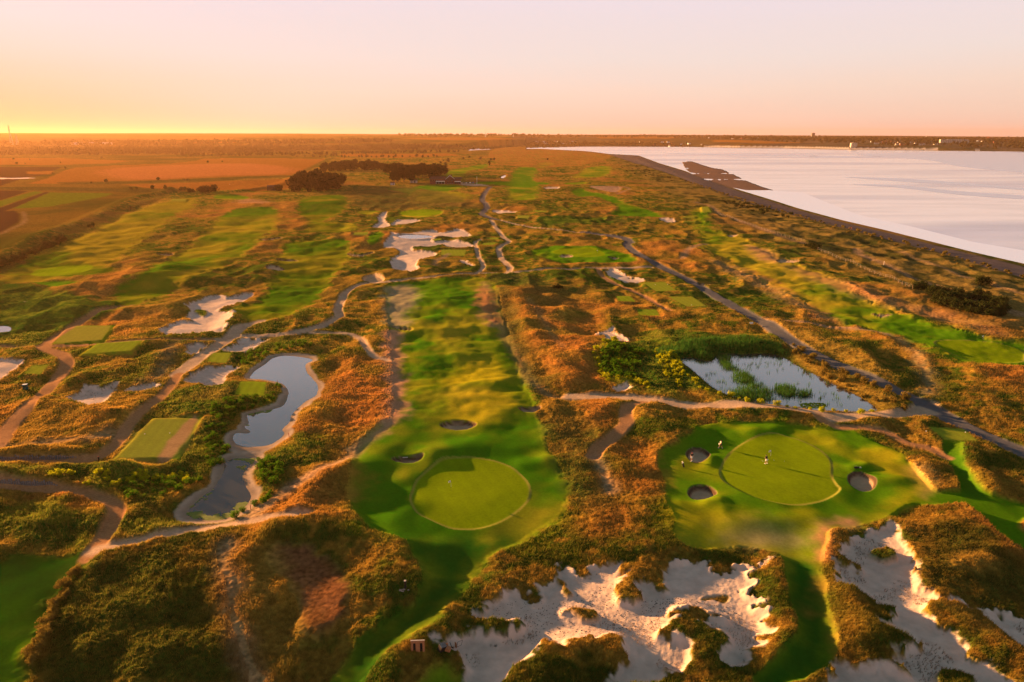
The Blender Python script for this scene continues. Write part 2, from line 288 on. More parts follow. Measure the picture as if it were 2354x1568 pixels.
# red dry rough
for s in ('B2', '0,700 300,730 305,1195 0,1195 -200,1100 -80,800'), ('C1', '1900,700 2354,500 2500,560 2380,760 2100,850 1750,830'), ('C2', '0,-200 310,-60 300,100 100,250 0,380'), \
         ('C2', '1590,0 1800,-50 1930,20 1930,100 1850,220 1700,160'), ('C2', '1840,300 2080,280 2180,420 2210,640 2050,700 1900,560'), ('C2', '1650,750 1950,730 1960,900 1700,960'), \
         ('B2', '920,240 1040,250 1100,470 1000,440'), ('B2', '1180,280 1400,260 1560,480 1700,760 1750,900 1500,930 1380,780 1240,560'), ('B2', '1540,640 1560,480 1800,420 1760,600 1700,700 1760,880'),\
         ('A1', '1920,650 2050,650 2130,700 2060,750 1920,740'), ('D3', '980,90 1050,90 1030,300 1080,430 1100,500 1250,520 1300,620 1300,800 1200,980 1060,900 1000,560 950,400'), ('D1', '1460,540 1640,300 1760,60 2354,0 2354,40 1900,100 1700,400 1700,800 1800,1103 1700,1103 1600,760'),\
         ('A3', '450,860 560,900 700,960 640,975 560,940'), ('B3', '200,10 450,100 820,290 1050,460 940,420 700,260 400,120'), ('A3', '-1300,200 -1000,195 -600,215 -500,260 -900,330 -1300,290'), ('B3', '700,80 850,110 1100,200 1500,330 1450,350 1100,240 800,120'):
    T('redrough', s[0], s[1], 3, 2.5, .6)
T('dry', 'B2', '325,575 395,572 400,700 425,850 430,1000 435,1080 390,1180 325,1195 330,1000 320,800', 2, 1.2, .85)
T('palegrey', 'B2', '310,340 325,250 400,230 470,240 500,330 420,430 440,500 325,520', 3, 2, .6)
T('olive', 'B2', '1050,250 1180,260 1240,500 1300,700 1420,880 1280,840 1150,600 1080,420', 4, 3, .8)
T('olive', 'F', '1160,640 1290,650 1330,700 1250,700', 5, 4, .5)
T('olive', 'C2', '1380,150 1600,100 1850,330 1700,420 1720,600 1900,640 1850,720 1640,720 1560,560 1500,400', 3, 2, .6)
T('olive', 'A2', '60,460 520,470 900,560 940,620 600,600 200,620 60,560', 10, 8, .7)
T('brownpatch', 'D1', '1880,260 2100,210 2300,330 2400,560 2354,700 2120,790 2040,560', 1.2, 1, .85)
T('oliverough', 'D3', '1640,80 1900,20 2350,300 2400,600 1900,520 1700,470 1620,300', 3, 2, .9)
T('oliverough', 'D1', '560,300 900,200 1300,120 1500,200 1560,500 1500,1103 300,1103 450,500', 4, 3, .5)
T('gold', 'D1', '1640,400 1760,280 1900,300 2000,560 2080,860 1900,1103 1800,1000 1700,700', 3, 2, .6)
L(None, 'dirt', 'D1', '1560,200 1540,330 1600,480 1620,700 1680,900 1760,1100', 2.2, 2, .8, tint=.5)
T('dry', 'B3', '200,50 420,120 820,330 1060,470 900,430 600,260 300,130', 5, 3, .5)
T('dry', 'B3', '700,80 1100,190 1500,330 1900,450 2200,560 2100,575 1700,440 1200,300 900,190', 5, 3, .35)
T('dry', 'A3', '420,860 560,890 680,960 640,985 500,930', 4, 3, .6)
T('gold', 'D3', '1870,300 2000,265 2170,290 2120,360 1960,410 1850,390', 1.5, 1.5, .75)
T('gold', 'D3', '1720,620 1860,610 2050,700 2200,850 2000,800 1850,700', 1.5, 1.2, .6)
# --- sand
def sand(tile, s, **kw): A('sand', 'sand', tile, s, .35, kw.pop('rag', .8), 2, **kw)
sand('B1', '1100,535 1220,470 1330,470 1290,440 1330,400 1280,370 1350,330 1500,290 1560,310 1680,285 1750,288 1640,350 1500,390 1580,410 1610,450 1560,500 1540,550 1400,555 1250,565 1150,570')
A('rough', 'lush', 'B1', '1340,395 1400,388 1430,400 1415,428 1380,425', .4, .3)
sand('B1', '480,1000 560,960 590,915 700,940 800,905 815,915 790,960 720,1020 660,1075 600,1060 500,1030')
sand('B1', '860,945 900,935 1000,905 1070,888 1080,905 1060,920 900,945', rag=1.2)
sand('B1', '1280,880 1340,830 1370,800 1450,785 1640,785 1630,810 1560,850 1560,890 1450,915 1380,905')
sand('B1', '1520,680 1600,640 1650,605 1840,592 1830,610 1760,650 1720,672')
sand('B1', '1280,650 1340,635 1440,630 1430,655 1390,680 1320,705 1290,690')
sand('B1', '-100,740 80,738 150,745 120,785 60,820 0,870 -100,900')
sand('B1', '170,345 240,338 230,348 180,352', rag=.3)
sand('A2', '290,870 340,800 345,775 400,790 520,770 640,760 700,775 800,755 870,770 890,805 800,810 700,800 640,820 640,842 760,830 900,860 920,885 850,893 760,892 700,860 640,870 500,870 500,900 640,915 650,935 560,960 520,1011 540,1035 480,1055 400,1045 340,1000 370,940 410,915 360,880')
sand('A2', '215,735 260,705 250,670 290,640 320,630 310,660 300,690 330,720 350,718 390,690 510,690 550,700 460,716 350,725 290,742 230,742')
A('sand', 'dirt', 'A2', '1705,460 1800,458 1920,462 1925,480 1880,500 1780,482', 2, 2)
sand('A2', '1040,630 1080,625 1200,632 1195,642 1080,645')
sand('A2', '2190,680 2290,680 2300,700 2240,700')
sand('A2', '800,965 860,970 920,1000 920,1008 850,1000')
sand('A2', '1400,465 1500,465 1490,474 1410,474', rag=1.5)
T('dry', 'A1', '1620,560 1700,548 1830,560 1830,575 1740,578 1640,572', 4, 6, .6)
sand('B2', '1820,130 1870,100 1930,130 1990,155 2060,180 2100,195 1980,202 1900,185 1840,150', rag=1.6)
sand('B2', '1785,540 1870,530 1920,560 1975,590 1960,612 1880,607 1800,570', rag=1.6)
sand('B2', '1885,930 1960,912 1985,928 1910,955', rag=.8)
A('bunker', 'bunker', 'B2', '153,170 200,142 240,142 270,155 300,175 270,197 180,203 155,195', .4, .3, bd=.8)
D23 = '1490,330 1520,290 1590,340 1680,370 1690,300 1760,300 1830,280 1930,280 1920,340 1990,360 1930,400 1920,460 1905,560 1960,585 2040,570 2050,490 2010,430 2100,410 2180,460 2230,490 2240,430 2200,380 2230,300 2354,265 2454,265 2534,275 2554,330 2634,330 2704,290 2774,280 2854,300 2874,270 2954,270 2954,300 2914,330 2824,345 2844,390 2884,410 2864,440 2784,470 2824,520 2914,560 2844,580 2864,610 2954,650 2914,700 2954,760 3000,785 2954,810 2884,790 2884,830 2944,860 2914,890 2834,900 2804,930 2834,970 2754,1020 2614,990 2604,940 2654,900 2674,840 2644,790 2554,770 2504,740 2534,690 2644,710 2664,690 2594,650 2534,650 2454,620 2354,632 2280,650 2270,690 2290,730 2200,790 2180,820 2300,850 2390,890 2400,980 2340,1050 2250,1040 2180,1090 2150,1140 1830,1140 1900,1020 1930,960 1930,880 1880,840 1830,830 1760,870 1600,850 1560,880 1540,930 1480,900 1430,880 1380,870 1350,900 1300,970 1200,1040 1150,1080 1080,1140 830,1150 870,1030 830,980 780,930 700,890 620,880 780,850 850,810 1000,800 1060,810 1160,790 1240,770 1245,710 1200,690 1130,710 1000,720 940,710 900,690 960,660 1000,620 1040,570 1090,530 1150,490 1200,490 1290,490 1320,555 1370,540 1380,500 1350,440 1450,400'
sand('D2', D23, rag=.35)
sand('D3', '1130,170 1200,110 1330,50 1450,20 1490,60 1500,120 1570,200 1600,270 1620,340 1590,430 1620,490 1700,520 1760,560 1850,560 1960,590 2050,640 2150,630 2354,660 2600,760 2600,1000 2354,890 2250,820 2150,720 2050,650 1900,620 1700,600 1690,640 1750,720 1850,760 1900,820 1980,880 1970,950 2100,1010 2240,1090 2300,1200 1400,1200 1340,1103 1380,1010 1500,1050 1600,1103 1540,1040 1470,990 1440,930 1590,890 1570,840 1450,810 1380,790 1340,740 1430,710 1390,670 1450,650 1420,600 1330,580 1280,510 1200,490 1100,490 1050,440 1080,400 1040,350 1060,300 1180,330 1240,350 1200,310 1100,270 1080,230', rag=.4)
sand('D3', '1000,1010 1060,960 1150,1020 1340,1020 1380,1150 950,1180 1020,1070', rag=.5)
for s in ('D2', '1510,650 1550,610 1620,590 1680,620 1750,650 1755,700 1700,725 1640,690 1570,660'), ('D2', '1480,360 1550,400 1560,450 1590,490 1550,500 1510,430 1470,385'), \
         ('D3', '130,530 150,500 230,475 330,480 330,530 260,560 210,530'), ('D3', '1290,225 1350,190 1420,200 1470,250 1400,270 1330,260'), ('D3', '1760,1060 1830,1030 1990,1080 1990,1150 1780,1150'):
    A('rough', 'rough', s[0], s[1], .4, .5)
# bunkers near
for s in ('C2', '680,180 700,160 780,149 870,155 930,175 925,195 870,213 800,213 720,198'), ('C2', '347,420 380,405 460,398 550,395 570,403 545,430 490,444 420,442 370,435'), \
         ('C2', '1220,65 1260,53 1370,50 1365,75 1300,85 1250,82'), ('B2', '330,515 400,520 490,540 470,552 400,535'), ('C3', '20,380 40,345 90,332 150,340 190,370 185,400 140,430 80,437 40,415'), \
         ('C3', '33,640 60,600 120,588 190,600 235,640 220,670 150,697 80,695 45,670'), ('C3', '1140,520 1170,500 1220,495 1290,520 1335,560 1330,600 1290,625 1220,625 1160,590 1140,555'),\
         ('A2', '1505,930 1550,925 1590,930 1592,943 1530,943'), ('A2', '1840,945 1910,947 1905,955 1870,957'), ('B3', '650,45 700,40 800,55 780,64 700,64 658,58'), ('B3', '1300,408 1370,420 1450,430 1380,437'),\
         ('A3', '310,795 380,793 378,803 330,806'), ('B1', '1850,110 1940,115 1960,128 1850,135'), ('B1', '1920,45 2030,48 2050,58 1930,55'), ('A1', '1790,822 1860,822 1930,812 1940,822 1830,836'), ('A1', '1090,930 1190,925 1180,938 1110,940'),\
         ('B3', '100,205 170,210 190,222 130,222'), ('A2', '40,920 130,930 210,915 215,928 100,945'):
    A('bunker', 'bunker', s[0], s[1], .12, .0, bd=.85)
# --- tees
A('fairway', 'fair', 'C1', '760,432 1050,125 1410,122 1240,432', .6, .3, 1, dry=.45)
A('fairway', 'fair', 'B1', '350,628 500,520 800,505 720,612', .6, .3, 1, dry=.4)
A('fairway', 'fair', 'B1', '535,712 660,622 1000,605 915,700', .6, .3, 1, dry=.3)
for s in ('B1', '380,620 470,540 530,522 770,515 700,600 400,622', .6), ('B1', '570,705 680,630 980,612 900,690 600,700', .25), ('B1', '1425,760 1470,700 1600,700 1560,765', .3), ('B1', '1620,985 1660,900 1840,895 1820,990', .15), \
         ('C1', '820,415 1080,145 1362,150 1198,413', .25), ('B1', '170,840 220,785 340,780 280,850', .35), ('B2', '2080,210 2230,205 2310,265 2170,272', .35), ('B2', '1890,305 1990,302 2030,340 1910,342', .2), \
         ('B2', '2040,395 2170,393 2195,440 2050,440', .2), ('B2', '2250,310 2420,308 2520,370 2380,375', .4), ('A2', '1010,815 1090,815 1080,830 1000,828', .3), ('A2', '980,852 1070,850 1050,868 970,868', .3), \
         ('A2', '690,905 860,900 850,940 690,940', .35), ('A2', '90,783 190,777 180,797 80,797', .4), ('C3', '1685,205 1940,215 2030,300 1800,295', .35), ('A3', '130,605 175,605 200,640 140,640', .4), ('A1', '1190,545 1290,548 1280,562 1180,562', .5),\
         ('A3', '0,670 80,668 82,680 0,680', .5), ('A3', '10,700 95,700 90,708 10,708', .5), ('A2', '1340,630 1410,630 1408,640 1335,640', .4), ('A2', '1215,660 1300,662 1290,686 1215,684', .5), ('A2', '630,825 690,822 690,835 640,838', .3), ('B2', '200,160 210,160 210,165', .3):
    A('tee', 'tee', s[0], s[1], .25, 0, 1, dry=s[2])
T('dry', 'C1', '1090,412 1305,145 1365,150 1200,412', .6, .3, 1)
T('teerim', 'C1', '780,425 1060,135 1400,130 1380,160 1230,425', 1.0, .5, .35)
# --- paths and road
L('path', 'gravel', 'B2', '2130,95 1740,103 1300,125 1000,142 700,160 400,190 200,210 100,230 30,280 0,330 -24,400 -14,450 -104,500 -254,540 -454,565 -704,580 -794,600 -950,603', 3.2)
L('path', 'clay', 'B1', '1450,600 1000,607 700,620 300,640 150,650 -60,655', 2.4)
L('path', 'gravel', 'B1', '1790,475 1700,500 1600,570 1550,610 1450,680 1350,740 1230,830', 4.6)
L('path', 'clay', 'B1', '1230,830 1170,920 1080,1010 980,1090 880,1195 830,1281 720,1381 620,1421 500,1446 380,1451 -100,1446', 2.8)
L('path', 'clay', 'B1', '900,370 700,410 560,480 430,560 340,610 300,650 400,680 460,740 450,790 370,890 270,1000 150,1110 60,1195 -20,1320', 3.6)
L('path', 'clay', 'C1', '-150,600 0,598 250,620 450,635 620,660 760,710 810,770 770,860 720,950 680,1010 620,1103', 2.8)
L('path', 'gravel', 'C1', '680,1050 850,1025 1000,1000 1200,950 1450,900 1650,865 1800,850 2100,850', 3.0, .8, .4)
L(None, 'dirt', 'C1', '1700,820 1900,690 2100,600 2354,460 2454,350 2554,280 2664,180', 3.0, 1.6, .7, tint=.65)
L('path', 'gravel', 'B2', '-204,548 0,550 80,560 140,600 180,660 230,710 320,738', 2.2)
L('path', 'gravel', 'B2', '1570,985 1800,990 2100,1010 2354,1045 2654,1060 2954,1080 3254,1110 3354,1145 3554,1140 3854,1120 3984,1095 4054,1050', 3.8, .7, .3)
L('path', 'clay', 'C3', '930,130 1060,185 1200,190 1400,220 1550,290 1700,330 1820,395', 2.2)
L('path', 'clay', 'C2', '2080,30 1990,60 1960,110 1965,180 1880,260 1780,330 1740,395', 3.2)
L(None, 'dirt', 'C2', '1740,395 1790,480 1830,570 1860,640', 2.5, 1.5, .6, tint=.6)
L('path', 'clay', 'B2', '1770,105 1790,150 1880,210 2000,260 2100,300 2200,370 2270,408', 2.4)
L('path', 'dirt', 'B3', '500,455 700,465 900,480 1150,510 1400,560', 2.6, 1.5, .6, tint=.8)
L('path', 'gravel', 'B2', '915,148 980,95 950,30 940,0 925,-70 960,-92', 2.2)
L('path', 'gravel', 'A2', '1030,690 1060,730 1110,800 1158,842 1090,880 1100,940 1145,1000 1165,1020 1150,1050 1120,1063', 3.0)
L(None, 'dirt', 'A2', '640,1011 680,960 740,930', 2.4, 1.5, .6, tint=.6)
L('path', 'gravel', 'A2', '1080,690 1180,715 1420,755 1700,785 1850,800', 2.6)
L(None, 'dirt', 'A3', '90,568 200,600 260,650 500,740 830,860', 4, 2.5, 1, tint=.5)
L(None, 'dirt', 'A3', '1190,890 1240,940 1400,1000 1700,1130 1900,1200 2100,1270 2360,1360', 4, 2, 1, tint=.55)
L(None, 'dirt', 'B3', '1500,0 1700,70 1900,140 2100,210 2354,290', 3, 2, 1, tint=.4)
L(None, 'dirt', 'B3', '1480,580 1580,680 1650,780 1700,900 1690,980', 3, 2.5, 1, tint=.45)
L(None, 'dirt', 'A3', '0,950 30,900 80,870 160,855', 4, 1.5, 1, tint=.6)
L(None, 'dirt', 'A3', '-280,290 -50,370 30,420', 5, 2.5, 1, tint=.4)
L('path', 'dirt', 'A2', '1900,510 1960,490 1985,475 1940,460', 4, 1.5, .6, tint=.6)
L(None, 'dirt', 'B1', '1190,640 1150,740 1090,840 960,920', 3, 3, 1.5, tint=.4)
L(None, 'dirt', 'C1', '0,330 200,320 500,290 700,260 760,220', 3, 3, 1.5, tint=.5)
L('road', 'road', 'F', '2800,1260 2600,1160 2400,1066 2354,1042 2280,1010 2200,972 2130,934 2050,898 1950,852 1850,803 1770,753 1680,700 1610,660 1560,633 1520,614 1485,594 1462,582 1448,571 1441,562 1446,553 1430,545 1400,541 1340,534', 4.6, .25, .05)
L('road', 'road', 'A2', '1850,802 1930,812 2000,848', 4.4, .25, .05)
L('road', 'road', 'A2', '1030,460 1000,490 978,530 975,560 1003,595 995,620 968,645 1000,668 1080,690', 5.2, .3, .05)
A('path', 'gravel', 'B3', '1600,1060 1680,1075 1780,1110 1700,1130 1550,1140 1480,1125', .8, .4)
A('path', 'gravel', 'A2', '790,440 820,430 920,440 1000,450 1010,458 880,456', 2, 1)
# --- beach
BEACHIN = 'A2:1650,205 1750,222 1850,240 2000,290 2200,350 2354,405|A3:0,415 150,465 300,520 430,565 560,600 760,655 1000,720 1160,755 1400,820 1650,880 1900,950 2080,1011 2354,1085 2700,1180'
bi = np.concatenate([VP(q.split(':')[0], q.split(':')[1]) for q in BEACHIN.split('|')])
REG.append(dict(name='beach', cls='beach', kind='area', P=np.concatenate([bi, seaV[:1], seaV[1:16]]), soft=2.0, rag=1.5, sm=1))
BAR = VP('A3', '-10,288 60,283 200,328 270,338 340,368 430,413 530,453 640,487 420,486 320,466 150,410 60,372 15,335 0,305')
PONDS = [('B1', '1720,860 1750,820 1830,770 1880,730 1960,710 2060,715 2160,735 2110,770 2120,830 2180,880 2190,960 2110,1010 2060,1055 2010,1110 2000,1160 1950,1210 1960,1250 1900,1310 1830,1350 1700,1360 1640,1340 1620,1300 1605,1270 1625,1232 1700,1235 1725,1220 1680,1190 1710,1160 1700,1100 1780,1081 1900,1060 1960,1030 1985,960 1960,905 1900,885 1800,870', 1),
         ('C1', '1600,400 1680,395 1750,400 1740,440 1680,520 1700,600 1740,660 1700,720 1620,780 1500,815 1340,805 1290,770 1350,700 1420,640 1470,600 1540,500 1550,430', 1),
         ('B3', '-30,735 60,720 200,740 240,680 400,680 600,675 700,700 800,760 950,840 1100,920 1250,1010 1345,1080 1250,1100 1000,1095 700,1060 450,1030 300,980 200,930 120,860 40,790', 0),
         ('A2', '390,795 500,790 635,803 560,817 440,815', 0), ('B1', '-60,500 65,502 60,540 -60,542', 0), ('A1', '-300,402 190,396 195,404 -300,412', 0), ('A2', '1100,392 1135,380 1130,392 1110,400', 0)]

BUMPS = [('A1', '-300,1090 0,935 300,792 600,690 930,540 1190,492', 2.6, 8), ('A1', '-200,1090 0,1030 250,950 440,850 700,735 900,630 1080,560', -1.2, 5),
 ('A1', '1190,492 1900,455 2300,290', 2.0, 9), ('A1', '0,470 500,478 1150,492', 2.0, 7),
 ('C2', '180,700 330,620 450,560', .8, 2.2), ('C2', '380,900 430,800 500,740', .7, 2.4), ('C2', '640,380 760,330', .7, 2.2), ('C2', '900,330 1050,300 1180,340', .9, 3), ('C2', '1150,60 1060,160 950,200', .9, 3),
 ('C2', '1250,450 1400,425', .7, 1.8), ('C2', '1450,400 1620,440', .9, 2), ('C2', '1460,230 1560,300', 1.0, 2.5), ('C2', '400,1010 650,1030', .8, 2), ('C2', '1540,560 1700,560', .8, 1.8), ('C2', '250,420 340,330', .7, 3), ('C2', '560,350 640,400', .8, 2.0), ('C2', '960,870 1250,800', -.5, 4),
 ('B2', '900,905 1050,905 1150,870', 1.3, 3.2), ('B2', '800,1010 1000,1000 1200,985', 1.0, 3), ('B2', '450,800 650,810', .8, 2.5), ('B2', '480,560 700,545 1050,520', .9, 3), ('B2', '560,330 800,320', .9, 4), ('B2', '520,470 640,440', .7, 4), ('B2', '880,600 1060,590', -1.0, 4), ('B2', '550,430 700,430', -.8, 4),
 ('B2', '1240,300', 2.0, 5), ('B2', '1270,410', 2.0, 5), ('B2', '1290,500', 2.2, 5), ('B2', '1330,580', 2.0, 5), ('B2', '1400,640', 2.0, 5), ('B2', '1470,710', 2.2, 5), ('B2', '1500,780', 2.0, 4.5), ('B2', '1540,850', 2.0, 4.5), ('B2', '1600,900', 2.0, 4.5),
 ('B2', '1200,260 1220,440', 1.0, 6), ('B2', '1130,330 1180,560 1300,800', -1.3, 5), ('B2', '1400,300', 1.6, 6), ('B2', '1450,420', 1.6, 6), ('B2', '1520,520', 1.6, 6), ('B2', '1640,600', 1.6, 6), ('B2', '1700,720', 1.6, 6), ('B2', '1760,300', 1.6, 6), ('B2', '1650,200', 1.6, 7), ('B2', '1500,150', 1.6, 7),
 ('C2', '2100,70 2180,250 2230,420', 1.3, 4), ('C2', '1960,560 2120,700', 1.0, 4), ('C2', '1780,60 1880,190', 1.4, 4), ('C2', '1480,30 1480,60', 1.8, 2.2), ('C2', '2200,760 2180,960', 1.2, 4), ('C2', '1850,820 1800,960', 1.0, 4),
 ('C2', '-100,560 60,500', 1.6, 3), ('C2', '-100,900 150,930 330,1030', 1.8, 4.5), ('D1', '1660,560 1640,380 1720,240 1860,120', 1.6, 3.2), ('D1', '760,240 1100,150 1500,100', 1.2, 4), ('D1', '1900,1040 2050,880 2150,780 2354,740', 1.4, 4), ('D1', '950,1080 1150,900', 1.2, 3), ('D1', '1250,600 1500,500', .8, 3),
 ('D2', '620,820 760,620 860,490 1020,460', 1.8, 3.6), ('D2', '300,1100 480,950 600,920', 1.5, 3), ('D2', '120,500 400,450 540,470', 1.4, 3.5), ('D2', '1300,1080 1550,920 1850,860', 2.2, 3.4), ('D2', '1080,740 1220,720', 1.4, 1.5), ('D2', '1560,640 1700,680', 1.1, 1.6), ('D2', '1960,430 1980,560', 1.2, 2), ('D2', '2330,680 2280,800', 1.4, 3),
 ('D3', '60,680 200,830', 1.7, 4), ('D3', '660,300 640,560 720,760 620,920', 1.4, 2.4), ('D3', '1020,90 990,300 1040,440 1120,560 1200,800', 1.5, 3.2), ('D3', '1500,830 1300,780', 1.2, 3), ('D3', '1600,60 1700,300 1740,440', .9, 4), ('D3', '1900,380 2100,330', 1.8, 3.2), ('D3', '1800,640 2100,800 2300,1000', 1.6, 3), ('D3', '1900,60 2200,260', 1.2, 4),
 ('C3', '1180,470 1260,455', .7, 1.6), ('C3', '200,400 190,450', .6, 1.4), ('C3', '1400,350 1700,470', 1.0, 2.5), ('C3', '1360,560 1500,560', .8, 2.4), ('C3', '500,220 640,200', .6, 2.5), ('C3', '0,740 250,760', .7, 2.2), ('C3', '250,700 180,730', .6, 1.6), ('C3', '350,850 900,830', .6, 3), ('C3', '120,230 60,300', .7, 2), ('C3', '1950,340 2010,520 2100,650', 1.2, 2.2), ('C3', '2150,600 2354,640', 1.2, 3), ('C3', '1300,150 1650,200', 1.0, 3), ('C3', '200,80 700,100', .9, 2.5),
 ('C1', '-200,392 0,388 300,378 520,392', 1.5, 2.2), ('C1', '-200,560 0,555 250,560 400,580', 1.5, 2.2), ('C1', '400,500 1000,495 1200,470', 1.6, 2.6), ('C1', '1400,180 1300,380', 1.0, 3), ('C1', '1750,440 1850,600', 1.2, 3), ('C1', '1950,830 2200,600 2354,540', 1.4, 5), ('C1', '2200,100 2350,200', 1.2, 5),
 ('B1', '300,1050 700,1130', 1.4, 5), ('B1', '560,880 900,760 1100,720', 1.3, 5), ('B1', '1300,200 1700,180 1900,100', 2.2, 8), ('B1', '300,360 600,400', 1.5, 8), ('B1', '900,420 1150,380', 1.6, 8), ('B1', '1640,420 1560,520', 1.5, 4), ('B1', '500,250 900,200 1200,100', 2.0, 9), ('B1', '1900,540 2200,480', 1.4, 7),
 ('A2', '680,370 980,350', 1.5, 9), ('B2', '540,60 620,120', 1.8, 6), ('B2', '340,60 160,110', 1.8, 7), ('A2', '680,900 900,890', 1.2, 5), ('B3', '650,500 1000,620 1250,760 1420,880', 1.4, 5), ('B3', '1700,700 2000,830 2354,850', 1.3, 6), ('B3', '850,50 950,60', 1.8, 6), ('A3', '420,800 520,805', 2.0, 7), ('B3', '1480,440 1560,450', 1.2, 4)]
# ------------------------------------------------------------------ ground grid
colx = np.concatenate([np.arange(-900, -30, 14.0), np.arange(-30, 2386, 2.2), np.arange(2390, 3260, 14.0)])
vy0 = 345.0
_, Y0 = plane_hit(CX, vy0); 
farY = np.geomspace(13000, float(Y0) * 1.01, 290)
_, farv = project(0 * farY, farY, 0 * farY)
rowy = np.concatenate([farv, np.arange(vy0, 700, 1.3), np.arange(700, 1602, 2.15), np.arange(1605, 1960, 16)])
GX, GY = plane_hit(colx[None, :] + 0 * rowy[:, None], rowy[:, None] + 0 * colx[None, :])
nr, nc = GX.shape
GX = GX.ravel(); GY = GY.ravel(); NV = GX.size
GD = np.hypot(GX, GY)
print('grid', nr, nc, NV)
n40 = fbm(GX, GY, 42, 31, 3); n8 = fbm(GX, GY, 9, 37, 3); n2 = fbm(GX, GY, 1.7, 41, 2)
n05 = fbm(GX, GY, .8, 43, 2); nbig = fbm(GX, GY, 160, 51, 3); nw = fbm(GX, GY * 1.0, 4.2, 55, 3)
def mix(a, b, w): return a + (np.asarray(b) - a) * w[..., None]
c3 = lambda *c: np.array(c, float)
def rough_col(i):
    c = np.broadcast_to(c3(.215, .125, .020), (i.size, 3)).copy()
    c = mix(c, c3(.38, .22, .032), sstep(-.2, .5, n8[i] + .5 * n2[i]))
    c = mix(c, c3(.050, .078, .008), sstep(-.1, .34, n40[i] * .6 + n8[i] * .5 + nw[i] * .5 + n2[i] * .4))
    c = mix(c, c3(.33, .115, .030), sstep(.1, .5, -n40[i] + .3 * n8[i]) * .6)
    return c
def lush_col(i):
    c = np.broadcast_to(c3(.034, .075, .008), (i.size, 3)).copy()
    c = mix(c, c3(.12, .15, .014), sstep(-.1, .5, n8[i] + .5 * n2[i]))
    return mix(c, c3(.17, .11, .025), sstep(.1, .6, n40[i] + .5 * n8[i]) * .6)
def fair_col(i, dry=.3):
    c = np.broadcast_to(c3(.070, .175, .004), (i.size, 3)).copy()
    w = sstep(-.5, .6, n40[i] * .9 + n8[i] * .35 + (dry - .4) * 1.6)
    return mix(c, c3(.34, .25, .018), w * .95) * (1 + .10 * n2[i])[:, None]
def simple(*c, v=.12, a=None):
    def f(i): return np.broadcast_to(np.array(c, float), (i.size, 3)) * (1 + v * (n2[i] + .7 * n8[i]))[:, None]
    return f
COLS = {'rough': rough_col, 'lush': lush_col, 'sand': simple(.57, .42, .355, v=.12), 'bunker': simple(.42, .29, .19, v=.12),
        'clay': simple(.34, .17, .08), 'gravel': simple(.43, .29, .20, v=.18), 'dirt': simple(.34, .20, .13, v=.25), 'road': simple(.105, .10, .11, v=.05),
        'beach': simple(.125, .095, .095, v=.10), 'wheat': simple(.27, .10, .018, v=.15), 'wheatpink': simple(.40, .13, .04, v=.1), 'plough': simple(.045, .020, .012),
        'crop': simple(.09, .125, .006), 'meadow': lambda i: mix(simple(.15, .085, .015, v=.3)(i), c3(.05, .05, .008), sstep(-.3, .5, nbig[i] + .4 * n40[i] + .3 * n8[i])),
        'green': lambda i: simple(.165, .235, .004, v=.07)(i) * (1 + .025 * np.sign(np.sin(GX[i] * 2.4 + GY[i] * 1.1)))[:, None] * (1 + .05 * n8[i])[:, None], 'tee': lambda i: simple(.16, .25, .006, v=.08)(i) * (1 + .08 * np.sign(np.sin(GX[i] * 3.2 + GY[i] * .5)))[:, None], 'dark': simple(.055, .05, .012, v=.3), 'woods': simple(.06, .05, .022, v=.3),
        'town': lambda i: mix(simple(.09, .075, .06, v=.4)(i), c3(.05, .055, .03), sstep(-.2, .3, nbig[i] + .5 * n40[i])),
        'green2': lambda i: mix(simple(.070, .175, .004, v=.10)(i), c3(.26, .25, .008), sstep(-.05, .5, n8[i] * .8 + .5 * n40[i]) * .75), 'fairgreen': lambda i: mix(simple(.048, .155, .004, v=.08)(i), c3(.24, .22, .012), sstep(-.05, .55, n40[i] * .8 + .7 * n8[i]) * .8),
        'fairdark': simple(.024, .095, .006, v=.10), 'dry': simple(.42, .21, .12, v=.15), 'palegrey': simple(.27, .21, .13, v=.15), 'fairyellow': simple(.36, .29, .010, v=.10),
        'lushyellow': simple(.22, .20, .015, v=.35), 'gold': simple(.32, .19, .035, v=.3), 'redrough': lambda i: mix(simple(.38, .14, .032, v=.3)(i), c3(.28, .16, .026), sstep(-.2, .5, n8[i])),
        'olive': simple(.085, .075, .02, v=.3), 'oliverough': simple(.050, .062, .010, v=.4), 'brownpatch': simple(.16, .058, .028, v=.3), 'fairshade': simple(.014, .060, .005, v=.12), 'teerim': simple(.22, .19, .05)}  # the near-black green turf tint is shade put into the colour
#            mat, micro, mid, raise
CLS = {'rough': ('rough', 1.0, 1.25, .25), 'lush': ('rough', 1.25, 1.15, .45), 'fair': ('mown', 0, .95, 0), 'green': ('mown', 0, .30, .0), 'tee': ('mown', 0, .0, .35),
       'sand': ('sand', .22, .35, -.35), 'bunker': ('sand', .04, .1, 0), 'clay': ('gravel', .04, .45, -.05), 'gravel': ('gravel', .06, .45, -.05), 'dirt': ('gravel', .25, .7, .05),
       'road': ('road', 0, .18, .0), 'beach': ('beach', .05, .1, -.4), 'wheat': ('crop', .1, .1, 0), 'plough': ('gravel', .12, .1, 0), 'crop': ('crop', .1, .1, 0), 'meadow': ('rough', .45, .25, 0)}
allI = np.arange(NV)
COL = rough_col(allI); MIC = np.ones(NV); MID = np.full(NV, 1.25); RAI = np.full(NV, .35); EXT = np.zeros(NV); RID = np.zeros(NV, np.int32)
far = sstep(1800, 3200, GD)
COL = mix(COL, COLS['meadow'](allI), far)
fl = (GY > far_shore(GX / np.maximum(GY, 1)) - 5) & (GX / np.maximum(GY, 1) > .0); COL[fl] = mix(COL[fl] * .6, c3(.042, .042, .038), sstep(-.4, .1, nbig[fl] + .4 * n40[fl]))
